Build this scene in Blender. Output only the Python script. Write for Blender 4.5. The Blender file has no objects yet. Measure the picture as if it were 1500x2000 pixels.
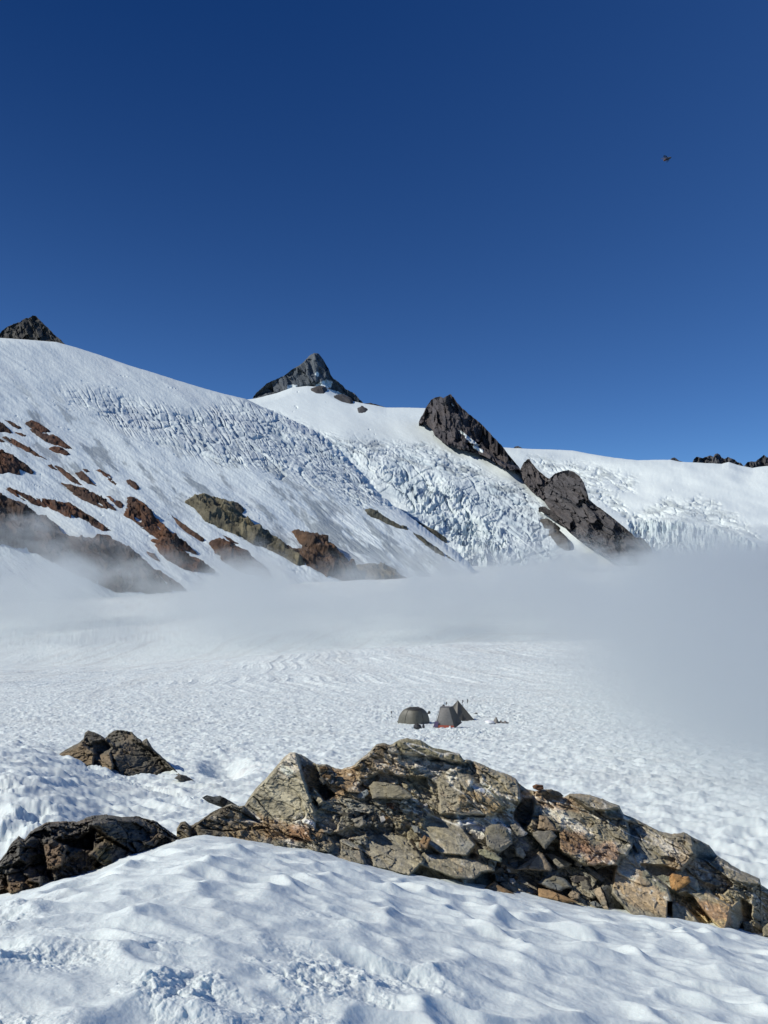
import bpy, math, random
import numpy as np

# ------------------------------------------------------------------ scene basics
scene = bpy.context.scene
COL = scene.collection
F = 1504.0            # focal length in photo pixels (photo 1500 x 2000)
U0, V0 = 750.0, 1050.0  # column straight ahead and eye-level row
rng = np.random.default_rng(7)


def P(u, v, Y):
    """the point seen at column u, row v at the distance Y ahead (eye = origin, +Y ahead, +Z up)"""
    u = np.asarray(u, float); v = np.asarray(v, float); Y = np.asarray(Y, float)
    u, v, Y = np.broadcast_arrays(u, v, Y)
    return np.stack([(u - U0) / F * Y, Y, (V0 - v) / F * Y], -1)


# ------------------------------------------------------------------ noise (numpy)
def _h(ix, iy, iz, seed):
    with np.errstate(over='ignore'):
        h = (ix.astype(np.int64) * 374761393 + iy.astype(np.int64) * 668265263 +
             iz.astype(np.int64) * 2147483647 + seed * 974634777).astype(np.uint32)
        h = (h ^ (h >> np.uint32(13))) * np.uint32(1274126177)
        h = (h ^ (h >> np.uint32(16))) * np.uint32(2246822519)
        h = h ^ (h >> np.uint32(15))
    return h


def hrand(ix, iy, iz, seed):
    return _h(ix, iy, iz, seed).astype(np.float64) / 4294967295.0


_PM = np.random.default_rng(99).permutation(4096).astype(np.int32)
_PM = np.concatenate([_PM, _PM])
_GR = np.random.default_rng(98).normal(size=(4096, 3)); _GR /= np.linalg.norm(_GR, axis=1, keepdims=True)
_GX, _GY, _GZ = (np.ascontiguousarray(_GR[:, k]).astype(np.float32) for k in range(3))


def perlin(p, seed=0):
    sh = p.shape[:-1]
    q = p.reshape(-1, 3)
    flat = len(q) > 50 and q[0, 2] == q[-1, 2] and q[len(q) // 2, 2] == q[0, 2] and np.ptp(q[:, 2]) == 0
    i = np.floor(q); f = (q - i).astype(np.float32); i = (i.astype(np.int64) & 4095).astype(np.int32)
    w = f * f * f * (f * (f * 6 - 15) + 10)
    out = np.zeros(len(q), np.float32)
    s0 = (seed * 131) & 4095
    fx, fy, fz = f[:, 0], f[:, 1], f[:, 2]
    for dz in ((0,) if flat else (0, 1)):
        wz = 1.0 if flat else (w[:, 2] if dz else 1 - w[:, 2])
        hz = _PM[((i[:, 2] + dz + s0) & 4095)]
        for dy in (0, 1):
            wy = w[:, 1] if dy else 1 - w[:, 1]
            hy = _PM[(hz + i[:, 1] + dy) & 4095]
            for dx in (0, 1):
                h = _PM[(hy + i[:, 0] + dx) & 4095]
                d = _GX[h] * (fx - dx) + _GY[h] * (fy - dy)
                if not flat: d = d + _GZ[h] * (fz - dz)
                out += (w[:, 0] if dx else 1 - w[:, 0]) * wy * wz * d
    return (out * (1.75 if flat else 1.45)).astype(float).reshape(sh)


def fbm(p, oct=4, gain=0.5, lac=2.03, seed=0):
    a, s, t = 1.0, 0.0, 0.0
    q = np.array(p, float)
    for k in range(oct):
        s = s + a * perlin(q, seed + k * 17); t += a
        a *= gain; q = q * lac + 13.7
    return s / t


def ridged(p, oct=4, gain=0.5, lac=2.03, seed=0):
    a, s, t = 1.0, 0.0, 0.0
    q = np.array(p, float)
    for k in range(oct):
        n = 1 - np.abs(perlin(q, seed + k * 17)) * 1.6
        s = s + a * n * n; t += a
        a *= gain; q = q * lac + 7.3
    return s / t


def worley(p, seed=0, jit=0.9, want_vec=False):
    """3-D cells: (F1, F2, three randoms of the nearest cell, offset to its centre)"""
    sh = p.shape[:-1]
    q = p.reshape(-1, 3)
    i = np.floor(q).astype(np.int64)
    n = len(q)
    f1 = np.full(n, 1e9); f2 = np.full(n, 1e9)
    bid = np.zeros((n, 3), np.int64); off = np.zeros((n, 3))
    for dx in (-1, 0, 1):
        for dy in (-1, 0, 1):
            for dz in (-1, 0, 1):
                c = i + np.array([dx, dy, dz])
                ctr = c + 0.5 + jit * (np.stack([hrand(c[:, 0], c[:, 1], c[:, 2], seed + s) for s in (1, 2, 3)], -1) - 0.5)
                d = q - ctr
                dd = np.sqrt((d * d).sum(-1))
                near = dd < f1
                f2 = np.where(near, f1, np.minimum(f2, dd))
                f1 = np.where(near, dd, f1)
                bid[near] = c[near]; off[near] = d[near]
    r = np.stack([hrand(bid[:, 0], bid[:, 1], bid[:, 2], seed + s) for s in (11, 12, 13)], -1)
    return f1.reshape(sh), f2.reshape(sh), r.reshape(sh + (3,)), off.reshape(sh + (3,))


def worley2(x, y, seed=0, jit=0.9):
    sh = x.shape
    x = x.ravel(); y = y.ravel()
    ix = np.floor(x).astype(np.int64); iy = np.floor(y).astype(np.int64)
    f1 = np.full(x.shape, 1e9); f2 = np.full(x.shape, 1e9); r = np.zeros(x.shape)
    zz = np.zeros_like(ix)
    for dx in (-1, 0, 1):
        for dy in (-1, 0, 1):
            cx, cy = ix + dx, iy + dy
            px = cx + 0.5 + jit * (hrand(cx, cy, zz, seed + 1) - 0.5)
            py = cy + 0.5 + jit * (hrand(cx, cy, zz, seed + 2) - 0.5)
            d = np.hypot(x - px, y - py)
            near = d < f1
            f2 = np.where(near, f1, np.minimum(f2, d)); f1 = np.where(near, d, f1)
            r = np.where(near, hrand(cx, cy, zz, seed + 3), r)
    return f1.reshape(sh), f2.reshape(sh), r.reshape(sh)


def cups(x, y, seed=0, k=7.0, jit=0.85):
    """rounded hollows meeting in soft crests (0 in the hollow, up to about .45 on a crest)"""
    ix = np.floor(x).astype(np.int64); iy = np.floor(y).astype(np.int64); zz = np.zeros_like(ix).ravel()
    acc = np.zeros(x.shape)
    for dx in (-1, 0, 1):
        for dy in (-1, 0, 1):
            cx, cy = (ix + dx).ravel(), (iy + dy).ravel()
            px = (cx + 0.5 + jit * (hrand(cx, cy, zz, seed + 1) - 0.5)).reshape(x.shape)
            py = (cy + 0.5 + jit * (hrand(cx, cy, zz, seed + 2) - 0.5)).reshape(x.shape)
            hh = (0.06 * hrand(cx, cy, zz, seed + 3)).reshape(x.shape)
            acc += np.exp(-k * ((x - px) ** 2 + (y - py) ** 2 + hh))
    return -np.log(acc + 1e-9) / k


def cracks(U, V, s, rot, stretch, seed, width=.09, warp=.5):
    """long open cracks, 1 in the crack"""
    q = uvn(U, V, s, 0.0, rot, stretch, 1.0)
    q = q + warp * np.stack([fbm(q * .6 + 3, 2, seed=seed), fbm(q * .8 + 9, 3, seed=seed + 1), q[..., 2] * 0], -1)
    n = perlin(q, seed + 2)
    return smooth(width, width * .25, np.abs(n)), n


def facets(p, seed=0, tilt=0.7):
    """broken rock: every cell a tilted flat face, with steps between neighbours (about -1 .. 1)"""
    f1, f2, r, off = worley(p, seed)
    t = (r - 0.5) * 2 * tilt
    return (off * t).sum(-1) + (r[..., 0] - 0.5) * 0.9, f2 - f1, r


def smooth(a, b, x):
    t = np.clip((x - a) / (b - a), 0, 1)
    return t * t * (3 - 2 * t)


def lerp(a, b, t):
    return a + (b - a) * t


def poly_sd(poly, u, v):
    """signed distance to a polygon in photo pixels, positive inside"""
    poly = np.asarray(poly, float)
    d = np.full(u.shape, 1e9); inside = np.zeros(u.shape, bool)
    n = len(poly)
    for k in range(n):
        a = poly[k]; b = poly[(k + 1) % n]
        e = b - a
        wx, wy = u - a[0], v - a[1]
        t = np.clip((wx * e[0] + wy * e[1]) / max(1e-9, e @ e), 0, 1)
        d = np.minimum(d, np.hypot(wx - e[0] * t, wy - e[1] * t))
        if a[1] != b[1]:
            c = ((a[1] > v) != (b[1] > v)) & (u < (b[0] - a[0]) * (v - a[1]) / (b[1] - a[1]) + a[0])
            inside ^= c
    return np.where(inside, d, -d)


def line_d(pts, u, v):
    d = np.full(u.shape, 1e9)
    for a, b in zip(pts[:-1], pts[1:]):
        a = np.asarray(a, float); b = np.asarray(b, float); e = b - a
        t = np.clip(((u - a[0]) * e[0] + (v - a[1]) * e[1]) / (e @ e), 0, 1)
        d = np.minimum(d, np.hypot(u - a[0] - e[0] * t, v - a[1] - e[1] * t))
    return d


def curve(pts, x):
    pts = np.asarray(pts, float)
    return np.interp(x, pts[:, 0], pts[:, 1])


def uvn(u, v, s, seed=0.0, rot=0.0, ax=1.0, ay=1.0):
    """noise coordinates over a relief sheet, turned by rot degrees and stretched"""
    c, sn = math.cos(math.radians(rot)), math.sin(math.radians(rot))
    a = (u * c + v * sn) / (s * ax); b = (-u * sn + v * c) / (s * ay)
    return np.stack([a, b, np.full_like(a, seed)], -1)


# ------------------------------------------------------------------ objects
def tag(o, label=None, cat=None, group=None, kind=None):
    if label: o['label'] = label
    if cat: o['category'] = cat
    if group: o['group'] = group
    if kind: o['kind'] = kind
    return o


def mesh_obj(name, verts, faces, mat, parent=None, col=None, smoothed=True, loc=None):
    """verts (n,3) in world space, faces: (m,4) array or list of tuples"""
    me = bpy.data.meshes.new(name)
    verts = np.asarray(verts, np.float32)
    origin = np.zeros(3, np.float32) if loc is None else np.asarray(loc, np.float32)
    verts = verts - origin
    if isinstance(faces, np.ndarray):
        m, k = faces.shape
        me.vertices.add(len(verts)); me.vertices.foreach_set('co', verts.ravel())
        me.loops.add(m * k); me.loops.foreach_set('vertex_index', faces.astype(np.int32).ravel())
        me.polygons.add(m)
        me.polygons.foreach_set('loop_start', np.arange(0, m * k, k, dtype=np.int32))
        me.update(calc_edges=True)
    else:
        me.from_pydata(verts.tolist(), [], [tuple(int(i) for i in f) for f in faces])
    me.polygons.foreach_set('use_smooth', np.full(len(me.polygons), smoothed))
    if col is not None:
        c = np.ones((len(verts), 4), np.float32); c[:, :3] = np.asarray(col, np.float32).reshape(-1, 3)
        a = me.color_attributes.new('tone', 'FLOAT_COLOR', 'POINT')
        a.data.foreach_set('color', c.ravel())
    if mat: me.materials.append(mat)
    me.update()
    o = bpy.data.objects.new(name, me)
    COL.objects.link(o)
    if parent is not None:
        o.parent = parent
        o.location = tuple(origin - np.array(parent.location)) if loc is not None else tuple(-np.array(parent.location))
    else:
        o.location = tuple(origin)
    return o


def grid_faces(nr, nc, keep=None):
    i = np.arange(nr * nc).reshape(nr, nc)
    f = np.stack([i[:-1, :-1], i[1:, :-1], i[1:, 1:], i[:-1, 1:]], -1)
    if keep is not None: f = f[keep]
    return f.reshape(-1, 4)


def grid_obj(name, pts, col, mat, keep=None, loc=None, smoothed=True, parent=None):
    nr, nc = pts.shape[:2]
    f = grid_faces(nr, nc, keep)
    v = pts.reshape(-1, 3); c = None if col is None else col.reshape(-1, 3)
    if keep is not None:
        used = np.unique(f)
        remap = np.full(len(v), -1); remap[used] = np.arange(len(used))
        f = remap[f]; v = v[used]
        if c is not None: c = c[used]
    return mesh_obj(name, v, f, mat, col=c, loc=loc, smoothed=smoothed, parent=parent)


def grid_normals(p):
    a = np.gradient(p, axis=1); b = np.gradient(p, axis=0)
    n = np.cross(a, b)
    n /= np.linalg.norm(n, axis=-1, keepdims=True) + 1e-12
    flip = (n * p).sum(-1) > 0
    n[flip] *= -1
    return n


# ------------------------------------------------------------------ materials
def new_mat(name):
    m = bpy.data.materials.new(name); m.use_nodes = True
    nt = m.node_tree
    return m, nt, nt.nodes['Principled BSDF']


def node(nt, typ, **kw):
    n = nt.nodes.new(typ)
    for k, v in kw.items(): setattr(n, k, v)
    return n


def rock_mat(name, scale=14.0, bump=0.02, contrast=0.45, rough=0.85, strata=1.0, rot=(0.0, 0.5, 0.0)):
    m, nt, b = new_mat(name)
    at = node(nt, 'ShaderNodeAttribute', attribute_name='tone')
    geo = node(nt, 'ShaderNodeNewGeometry')
    mp = node(nt, 'ShaderNodeMapping'); mp.inputs['Rotation'].default_value = rot
    mp.inputs['Scale'].default_value = (1, 1, 1 + 3 * strata)
    nt.links.new(geo.outputs['Position'], mp.inputs['Vector'])
    n1 = node(nt, 'ShaderNodeTexNoise'); n1.inputs['Scale'].default_value = scale; n1.inputs['Detail'].default_value = 8; n1.inputs['Roughness'].default_value = 0.68
    nt.links.new(mp.outputs['Vector'], n1.inputs['Vector'])
    mr = node(nt, 'ShaderNodeMapRange'); mr.inputs['From Min'].default_value = 0.3; mr.inputs['From Max'].default_value = 0.7
    mr.inputs['To Min'].default_value = 1 - contrast; mr.inputs['To Max'].default_value = 1 + contrast
    nt.links.new(n1.outputs['Fac'], mr.inputs['Value'])
    mx = node(nt, 'ShaderNodeVectorMath', operation='SCALE')
    nt.links.new(at.outputs['Color'], mx.inputs[0]); nt.links.new(mr.outputs['Result'], mx.inputs['Scale'])
    nt.links.new(mx.outputs['Vector'], b.inputs['Base Color'])
    b.inputs['Roughness'].default_value = rough
    b.inputs['Specular IOR Level'].default_value = 0.25
    bp = node(nt, 'ShaderNodeBump'); bp.inputs['Strength'].default_value = 0.8; bp.inputs['Distance'].default_value = bump
    nt.links.new(n1.outputs['Fac'], bp.inputs['Height']); nt.links.new(bp.outputs['Normal'], b.inputs['Normal'])
    return m


def snow_mat(name, scale=30.0, bump=0.006, contrast=0.05, sss=0.0, sss_scale=0.02):
    m, nt, b = new_mat(name)
    at = node(nt, 'ShaderNodeAttribute', attribute_name='tone')
    geo = node(nt, 'ShaderNodeNewGeometry')
    n1 = node(nt, 'ShaderNodeTexNoise'); n1.inputs['Scale'].default_value = scale; n1.inputs['Detail'].default_value = 6; n1.inputs['Roughness'].default_value = 0.65
    nt.links.new(geo.outputs['Position'], n1.inputs['Vector'])
    mr = node(nt, 'ShaderNodeMapRange'); mr.inputs['From Min'].default_value = 0.3; mr.inputs['From Max'].default_value = 0.7
    mr.inputs['To Min'].default_value = 1 - contrast; mr.inputs['To Max'].default_value = 1 + contrast
    nt.links.new(n1.outputs['Fac'], mr.inputs['Value'])
    mx = node(nt, 'ShaderNodeVectorMath', operation='SCALE')
    nt.links.new(at.outputs['Color'], mx.inputs[0]); nt.links.new(mr.outputs['Result'], mx.inputs['Scale'])
    nt.links.new(mx.outputs['Vector'], b.inputs['Base Color'])
    b.inputs['Roughness'].default_value = 0.6
    b.inputs['Specular IOR Level'].default_value = 0.2
    if sss > 0:
        b.inputs['Subsurface Weight'].default_value = sss
        b.inputs['Subsurface Radius'].default_value = (1.0, 1.15, 1.2)
        b.inputs['Subsurface Scale'].default_value = sss_scale
    bp = node(nt, 'ShaderNodeBump'); bp.inputs['Strength'].default_value = 0.7; bp.inputs['Distance'].default_value = bump
    nt.links.new(n1.outputs['Fac'], bp.inputs['Height']); nt.links.new(bp.outputs['Normal'], b.inputs['Normal'])
    return m


def cloth_mat(name, color, rough=0.7, scale=8.0, contrast=0.12, bump=0.01):
    m, nt, b = new_mat(name)
    geo = node(nt, 'ShaderNodeNewGeometry')
    n1 = node(nt, 'ShaderNodeTexNoise'); n1.inputs['Scale'].default_value = scale; n1.inputs['Detail'].default_value = 4
    nt.links.new(geo.outputs['Position'], n1.inputs['Vector'])
    rp = node(nt, 'ShaderNodeMapRange'); rp.inputs['From Min'].default_value = 0.3; rp.inputs['From Max'].default_value = 0.7
    rp.inputs['To Min'].default_value = 1 - contrast; rp.inputs['To Max'].default_value = 1 + contrast
    nt.links.new(n1.outputs['Fac'], rp.inputs['Value'])
    mx = node(nt, 'ShaderNodeVectorMath', operation='SCALE'); mx.inputs[0].default_value = color
    nt.links.new(rp.outputs['Result'], mx.inputs['Scale']); nt.links.new(mx.outputs['Vector'], b.inputs['Base Color'])
    b.inputs['Roughness'].default_value = rough
    bp = node(nt, 'ShaderNodeBump'); bp.inputs['Strength'].default_value = 0.5; bp.inputs['Distance'].default_value = bump
    nt.links.new(n1.outputs['Fac'], bp.inputs['Height']); nt.links.new(bp.outputs['Normal'], b.inputs['Normal'])
    return m


M_SNOW = snow_mat('snow_near', 60.0, 0.004, 0.05, sss=.35, sss_scale=.02)
M_FIRN = snow_mat('snow_far', 0.25, 0.5, 0.05)
M_ROCK = rock_mat('schist_rock', 22.0, 0.012, 0.42)
M_DARK = rock_mat('dark_rock', 16.0, 0.015, 0.4, strata=0.3)
M_CRAG = rock_mat('mountain_rock', 0.10, 1.6, 0.32, strata=0.6)

SNOW = np.array([0.80, 0.88, 0.855])

# ------------------------------------------------------------------ near ground: hump of snow, then the snowfield
LIP = [(-300, 1850), (0, 1756), (70, 1733), (140, 1712), (196, 1697), (232, 1678), (260, 1668), (300, 1658), (345, 1642), (400, 1634),
       (450, 1637), (500, 1648), (560, 1656), (600, 1658), (650, 1672), (720, 1690), (800, 1708), (880, 1722), (960, 1738), (1040, 1752),
       (1120, 1766), (1200, 1778), (1300, 1790), (1400, 1808), (1500, 1830), (1800, 1900)]
LIPY = [(-300, 4.3), (0, 5.0), (140, 5.5), (260, 6.0), (400, 6.6), (600, 6.85), (900, 6.95), (1200, 7.2), (1500, 7.5), (1800, 7.6)]


def mid_z(x, y):
    """the long snowfield below the hump, its crest some 300 m out and the basin beyond"""
    z = np.where(y < 65, -2.4 - 0.207 * y, -15.855 - 0.150 * (y - 65))
    u = U0 + F * x / np.maximum(y, 1)
    z = z + 0.9 * smooth(300, 0, u) * smooth(9, 16, y) * smooth(45, 22, y)
    z = z - 0.5 * smooth(900, 1400, u) * smooth(16, 9, y)
    # crest height wanted at 300 m for this column
    vc = curve([(-600, 1312), (0, 1306), (200, 1302), (450, 1284), (600, 1272), (900, 1258), (1200, 1250), (2200, 1250)], u)
    zc = (V0 - vc) / F * 300
    lift = zc - (-15.855 - 0.150 * 235)
    z = z + lift * smooth(75, 300, y) ** 1.3
    far = zc - 9 * smooth(300, 420, y) - 0.002 * np.maximum(y - 420, 0)
    return np.where(y > 300, far - 0.15 * (y - 300) * smooth(420, 300, y), z)


_lu = np.arange(-320.0, 1820.0, 2.0)
_lk = np.exp(-(np.arange(-60, 61) / 26.0) ** 2); _lk /= _lk.sum()
_lv = curve(LIP, _lu)
_lsm = np.convolve(np.pad(_lv, 60, mode='edge'), _lk, 'valid')


def ground_base(x, y):
    u = U0 + F * x / np.maximum(y, 0.5)
    yl = curve(LIPY, u)
    near_lip = smooth(.80, 1.0, y / yl)
    sl = (np.interp(u, _lu, _lsm) * (1 - near_lip) + np.interp(u, _lu, _lv) * near_lip - V0) / F
    zl = -sl * yl
    z2 = -1.57 - .42 * (np.tanh((u - 800) / 700) * .8 + .22)
    t = (y - 2.4) / (yl - 2.4)
    zh = np.where(t > 0, z2 + (zl - z2) * np.maximum(t, 0) ** 1.2, z2 + 0.06 * (2.4 - y))
    over = np.maximum(y - yl, 0)
    zh = np.where(y > yl, zl - (0.30 * over + 0.22 * over ** 2), zh)
    zm = mid_z(x, y)
    return np.maximum(zh, zm), smooth(-0.1, 0.25, zh - zm)


def ground_detail(x, y, hump):
    """sun cups, kicked-up lumps and small drifts"""
    # near: long soft sun cups
    wx = 0.16 * perlin(np.stack([x * 1.3, y * 1.3, x * 0], -1), 3); wy = 0.16 * perlin(np.stack([x * 1.3, y * 1.3, x * 0 + 9], -1), 4)
    c, s = math.cos(0.16), math.sin(0.16)
    a = c * (x + wx) + s * (y + wy); b = -s * (x + wx) + c * (y + wy)
    f1, f2, r = worley2(a / 0.62, b / 0.36, 21)
    g1, g2, r2 = worley2(a / 0.27 + 5, b / 0.19 + 3, 22)
    near = 0.075 * (np.minimum(f1, 1.0) ** 2 - 0.3) + 0.016 * (g1 ** 2 - 0.3)
    near += 0.05 * fbm(np.stack([x / 0.9, y / 0.7, x * 0], -1), 3, seed=5)
    u = U0 + F * x / np.maximum(y, 0.5)
    v = V0 + F * 1.62 / np.maximum(y, 0.5)     # roughly the row it is seen at
    return near, u


OUT = {}


def build_ground():
    us = np.concatenate([np.arange(-700, -40, 14), np.arange(-40, 1540, 1.55), np.arange(1540, 2300, 14)])
    rows = [np.linspace(0.9, 1.7, 6, endpoint=False)]
    # hump rows: even in picture height
    s0, s1 = 0.70, 0.36
    ys = []
    y = 1.7
    while y < 7.2:
        ys.append(y); y += y * y / 1.62 * 0.00062
    rows.append(np.array(ys)); rows.append(np.linspace(7.2, 12, 50, endpoint=False))
    ys = []
    y = 12.0
    while y < 430:
        ys.append(y); y += max(0.02, min(y * y / (F * 2.6 + 0.0 * y) * 1.35, 0.0042 * y + 0.05))
    rows.append(np.array(ys)); rows.append(np.geomspace(430, 2600, 60))
    Y = np.concatenate(rows)
    Ug, Yg = np.meshgrid(us, Y)
    X = (Ug - U0) / F * Yg
    zb, hump = ground_base(X, Yg)
    p3 = lambda s, q=0.0: np.stack([X / s, Yg / s, np.full_like(X, q)], -1)
    # --- hump
    wx = 0.13 * fbm(p3(0.55), 2, seed=3); wy = 0.13 * fbm(p3(0.55, 9.0), 2, seed=4)
    c, s = math.cos(-0.25), math.sin(-0.25)
    a = c * (X + wx) + s * (Yg + wy); b = -s * (X + wx) + c * (Yg + wy)
    V = V0 - F * zb / Yg
    big = cups(a / 0.275, b / 0.20, 21, 9.0); mid = cups(a / 0.15 + 5, b / 0.11 + 3, 22, 6.0)
    big = big - big.mean(); mid = mid - mid.mean()
    vary = lerp(.65, 1.15, smooth(-.4, .4, fbm(p3(1.1, 3.0), 2, seed=24)))
    fl = lerp(1.0, .3, smooth(.86, .99, Yg / curve(LIPY, Ug)))
    wave = fbm(np.stack([a / .52 + 11, b / .21, a * 0], -1), 2, gain=.4, seed=23)
    wave2 = 1 - np.abs(fbm(np.stack([a / .60 + 31, b / .25, a * 0], -1), 1, seed=27)) * 2
    dn = fl * (0.100 * big * vary + 0.020 * wave * vary + 0.010 * wave2 * vary + 0.024 * mid + 0.008 * fbm(p3(1.2), 2, seed=5) + .007 * fbm(p3(.14), 3, seed=6))
    # kicked-up crumbly snow, lower left, in patches
    churn = smooth(1770, 1880, V - 0.10 * (Ug - 300) + 70 * perlin(p3(0.7, 4.0), 31)) * smooth(1000, 480, Ug + 190 * perlin(p3(0.9, 2.0), 33))
    churn = churn * smooth(-0.30, 0.30, fbm(p3(0.42, 8.0), 4, gain=.6, seed=35))
    k1, k2, kr = worley2(X / 0.075 + .5 * perlin(p3(.06), 40), Yg / 0.075 + .5 * perlin(p3(.06, 3.0), 39), 41)
    k3, k4, kr2 = worley2(X / 0.034 + 3, Yg / 0.034, 43)
    lumps = 0.034 * np.where(kr > 0.62, np.sqrt(np.clip(1 - (k1 / 0.55) ** 2, 0, 1)), 0) * (kr - .3) * 1.6 + 0.012 * np.where(kr2 > 0.55, np.sqrt(np.clip(1 - (k3 / 0.55) ** 2, 0, 1)), 0)
    crumb = 0.050 * (ridged(p3(.15), 5, gain=.6, seed=48) - .45) + 0.045 * fbm(p3(.05), 4, gain=.65, seed=45)
    pits = -0.03 * smooth(0.12, 0.5, perlin(p3(0.2, 3.0), 47)) - .03 * smooth(.1, .45, perlin(p3(0.33, 6.0), 46))
    dn = dn * (1 - 0.2 * churn) + 0.36 * churn * (lumps + pits + crumb)
    dn += 0.0022 * fbm(p3(0.035), 3, seed=49)
    # --- snowfield: cups that read larger with distance
    w2x = 0.35 * fbm(p3(1.6), 2, seed=51); w2y = 0.35 * fbm(p3(1.6, 3.0), 2, seed=52)
    cm, sm = math.cos(-0.30), math.sin(-0.30)
    a = cm * (X + w2x) + sm * (Yg + w2y); b = -sm * (X + w2x) + cm * (Yg + w2y)
    m1 = cups(a / 0.62, b / 0.40, 61, 6.0); n1 = cups(a / 1.5, b / 1.3, 62, 6.0); o1 = cups(a / 2.6, b / 3.6, 63, 6.0)
    dm = 0.215 * (m1 - m1.mean()) * smooth(150, 50, Yg) + 0.17 * (n1 - n1.mean()) * smooth(30, 90, Yg) * smooth(320, 160, Yg) + 0.26 * (o1 - o1.mean()) * smooth(110, 220, Yg)
    dm += (0.13 * fbm(p3(.9, 2.0), 3, gain=.6, seed=54) + .10 * fbm(p3(2.2, 4.0), 2, seed=44)) * smooth(35, 80, Yg)
    dm += 0.17 * fbm(p3(3.2), 4, gain=.6, seed=55) * smooth(10, 30, Yg) + 0.09 * fbm(p3(0.42), 3, gain=.6, seed=56)
    dm += 1.4 * fbm(p3(45.0, 1.0), 3, seed=57) * smooth(75, 200, Yg)
    # long curving melt grooves past the camp
    V = V0 - F * zb / Yg
    rad = np.hypot(X - 75, (Yg - 265) / 2.4); ang = np.arctan2((Yg - 265) / 2.4, X - 75)
    pol = np.stack([rad / 3.4 + .6 * perlin(p3(25.0), 58), ang * 1.1, rad * 0], -1)
    dm += 0.42 * (ridged(pol, 3, gain=.5, seed=53) - .5) * smooth(100, 135, Yg) * smooth(300, 220, Yg) * smooth(-.25, .2, fbm(p3(40.0, 5.0), 2, seed=59))
    # churned snow round the camp and at far left, with the trail past the boulder
    camp = poly_sd([(730, 1392), (800, 1374), (930, 1370), (1010, 1390), (1025, 1412), (960, 1440), (860, 1446), (770, 1430)], Ug, V)
    left = smooth(170, 30, Ug + 60 * fbm(p3(2.0, 6.0), 3, seed=71)) * smooth(1480, 1530, V)
    trail = smooth(9, 3, line_d([(170, 1500), (240, 1517), (290, 1540), (330, 1550), (380, 1562), (430, 1570)], Ug, V))
    ch2 = np.clip(smooth(-25, 10, camp) * .8 + .6 * left + .6 * trail, 0, 1) * smooth(-.45, .1, fbm(p3(1.3, 4.0), 3, seed=72))
    dm += ch2 * (0.26 * (ridged(p3(.75), 4, gain=.55, seed=73) - .5) + .10 * fbm(p3(.28), 3, gain=.6, seed=75) - 0.15 * smooth(.1, .5, perlin(p3(0.9, 2.), 74)))
    cc = P(870, 1410, 66.0)
    flat_ = smooth(7.0, 4.5, np.hypot(X - cc[0], (Yg - cc[1]) * .8))
    dm = dm * (1 - .85 * flat_) + flat_ * (.07 * (ridged(p3(.5, 8.0), 3, seed=76) - .5) + .05 * fbm(p3(.2, 2.0), 2, seed=77))
    # hollow melted beside the pointed slab
    holl = smooth(60, 10, np.hypot((Ug - 440), (V - 1500) * 2.2))
    dm -= 0.55 * holl
    Z = zb + lerp(dm, dn, hump)
    pts = np.stack([X, Yg, Z], -1)
    OUT['ground'] = (us, Y, Z)
    # tone: clean snow with faint dusty blotches
    dirt = smooth(0.05, 0.5, fbm(p3(0.5, 2.0), 4, seed=81)) * hump * 0.10 + (smooth(-.1, 0.5, fbm(np.stack([X / 9.0, Yg / 5.0, X * 0 + 2], -1), 5, gain=.6, seed=82)) * 0.22 + .22 * smooth(-.05, .35, fbm(pol * np.array([.45, .7, 1]) + 5, 4, gain=.6, seed=84)) * smooth(60, 110, Yg)) * (1 - hump)
    grit = smooth(.38, .55, perlin(p3(.016, 3.0), 85)) * smooth(-.1, .4, fbm(p3(.5, 6.0), 3, seed=86)) * hump
    dirt = np.clip(dirt + .30 * grit, 0, 1)
    dust = np.array([0.48, 0.475, 0.44])
    colr = SNOW * .93 * (1 - dirt[..., None]) + dust * dirt[..., None]
    pink = (smooth(0.1, .4, perlin(p3(1.2, 4.0), 83)) * smooth(80, 20, np.hypot(Ug - 470, (V - 1500) * 2)) * .12)[..., None]
    colr = colr * (1 - pink) + np.array([.7, .52, .5]) * pink
    o = grid_obj('snowfield', pts, colr, M_SNOW)
    tag(o, kind='structure')


def ground_point(u, v):
    """where the sight line of a pixel meets the smooth snowfield beyond the hump"""
    us, Y, Z = OUT['ground']
    c = int(np.argmin(np.abs(us - u)))
    ys = Y[(Y > 9) & (Y < 420)]; z = Z[(Y > 9) & (Y < 420), c]
    x = (u - U0) / F * ys
    vv = V0 - F * z / ys
    k = np.argmin(np.abs(vv - v))
    return np.array([x[k], ys[k], z[k]])


# ------------------------------------------------------------------ rock relief near the camera
def paint(base, items, u, v, seed=0, edge=4.0):
    """mix in patches of the stone's own colours: (polygon, colour, strength)"""
    n = fbm(uvn(u, v, 28.0, seed), 4, gain=.6, seed=seed)
    for poly, colr, st in items:
        sd = poly_sd(poly, u, v) + n * edge * 2.2
        w = smooth(-edge, edge, sd) * (min(.95, st * 1.25) if colr[2] > .35 else st)
        base = base * (1 - w[..., None]) + np.array(colr) * w[..., None]
    return base


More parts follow.
